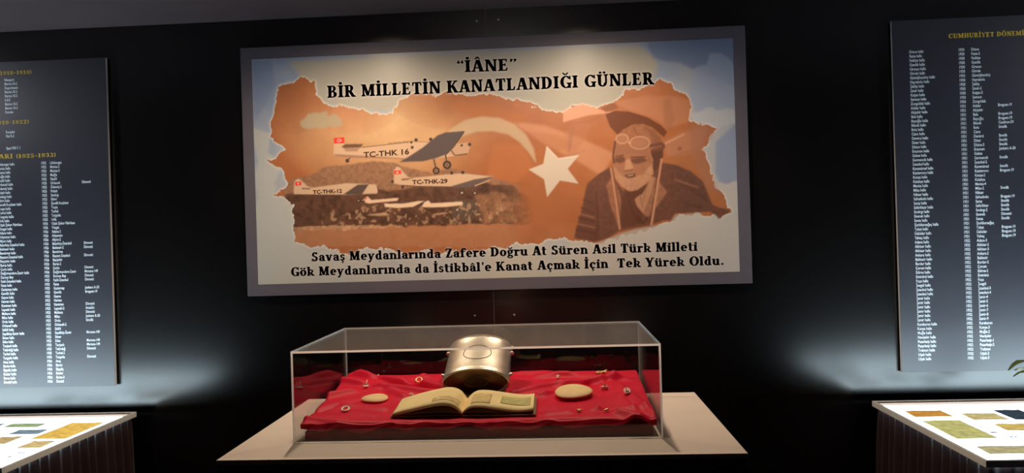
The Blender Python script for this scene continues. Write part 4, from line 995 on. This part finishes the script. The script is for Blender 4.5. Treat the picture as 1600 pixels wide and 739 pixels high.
for row in (
    ('document', 'large yellowed document at the right end of the left light table', 'document', -1.725, -1.602, 2.392, 2.612, (226, 190, 96), LG),
    ('document', 'small tan document in front of the large yellowed one, left light table', 'document', -1.695, -1.615, 2.285, 2.372, (206, 186, 130), LG),
    ('photograph', 'greenish photograph near the back rim of the left light table', 'photograph', -1.945, -1.812, 2.556, 2.616, (150, 172, 130), LG),
    ('photograph', 'small blue-grey photograph on the left light table beside the yellowed document', 'photograph', -1.852, -1.742, 2.458, 2.522, (120, 142, 158), LG),
    ('document', 'brownish paper at the left photo edge on the left light table', 'document', -1.845, -1.768, 2.340, 2.432, (190, 168, 120), LG),
    ('photograph', 'dark photograph at the left photo edge on the left light table', 'photograph', -2.09, -1.968, 2.54, 2.618, (70, 84, 92), LG),
    ('document', 'brown document at the back left corner of the right light table', 'document', 1.116, 1.235, 2.500, 2.588, (196, 142, 66), RG),
    ('document', 'large olive document along the left side of the right light table', 'document', 1.112, 1.228, 2.240, 2.455, (186, 186, 120), RG),
    ('document', 'pale tan document beside the dark photograph on the right light table', 'document', 1.270, 1.378, 2.450, 2.540, (196, 184, 128), RG),
    ('photograph', 'dark photograph by the back rim of the right light table', 'photograph', 1.392, 1.478, 2.445, 2.580, (56, 70, 82), RG),
    ('document', 'yellow document at the right photo edge on the right light table', 'document', 1.296, 1.400, 2.318, 2.402, (206, 182, 106), RG),
    ('document', 'wide grey-tan document near the front of the right light table', 'document', 1.120, 1.260, 2.088, 2.166, (176, 172, 132), RG)):
    sheet_of(*row)
for x, y, lb in ((-1.635, 2.235, 'nearest the right rim of the left light table'), (-1.645, 2.190, 'second from the right rim of the left light table'), (-1.665, 2.150, 'third from the right rim of the left light table')):
    sheet_of('caption_card', 'tiny grey-blue caption card ' + lb, 'card', x - .014, x + .014, y - .007, y + .007, (120, 140, 156), 'caption cards on the left light table')
for x, y, lb in ((1.249, 2.367, 'just in front of the pale tan document'), (1.248, 2.303, 'between the olive and the yellow document'), (1.272, 2.250, 'in front of the yellow document')):
    sheet_of('caption_card', 'tiny blue caption card ' + lb + ', right light table', 'card', x - .012, x + .012, y - .007, y + .007, (96, 116, 150), 'caption cards on the right light table')


# ------------------------------------------------------------------ plant at the far right
pp = thing('potted_plant', 'small leafy plant on the right light table, at the right edge of the photo', 'plant', (1.655, 2.66, .852))
bm = bmesh.new(); lathe(bm, [(.035, 0), (.038, .004), (.05, .06), (.054, .064), (.054, .072), (.047, .072), (.046, .06)], 28); obj('pot', bm, M['clay'], pp, True)
bm = bmesh.new(); lathe(bm, [(.0465, .058), (.03, .062), (.002, .063)], 24, None, False); obj('soil', bm, M['soil'], pp, True)
rl = random.Random(5)
for k in range(11):
    a = 2 * PI * k / 11 + rl.uniform(-.2, .2); L = rl.uniform(.13, .19); hgt = rl.uniform(.06, .14)
    pts = []
    for i in range(9):
        t = i / 8; pts.append(Vector((math.cos(a) * L * t, math.sin(a) * L * t, .062 + hgt * math.sin(t * PI * .72))))
    bm = bmesh.new(); tube(bm, pts[:6], .0018, 6); st = obj('stem', bm, M['stalk'], pp, True)
    bm = bmesh.new(); prev = None; side = Vector((-math.sin(a), math.cos(a), 0))
    for i in range(3, 9):
        t = (i - 3) / 5; w = .017 * math.sin(PI * (.08 + .9 * t)) + .0008
        cur = [bm.verts.new(pts[i] + side * w + Vector((0, 0, .004))), bm.verts.new(pts[i]), bm.verts.new(pts[i] - side * w + Vector((0, 0, .004)))]
        if prev:
            bm.faces.new((prev[0], prev[1], cur[1], cur[0])); bm.faces.new((prev[1], prev[2], cur[2], cur[1]))
        prev = cur
    bmesh.ops.solidify(bm, geom=bm.faces[:], thickness=.0008)
    obj('leaf', bm, M['leaf'], pp, True)
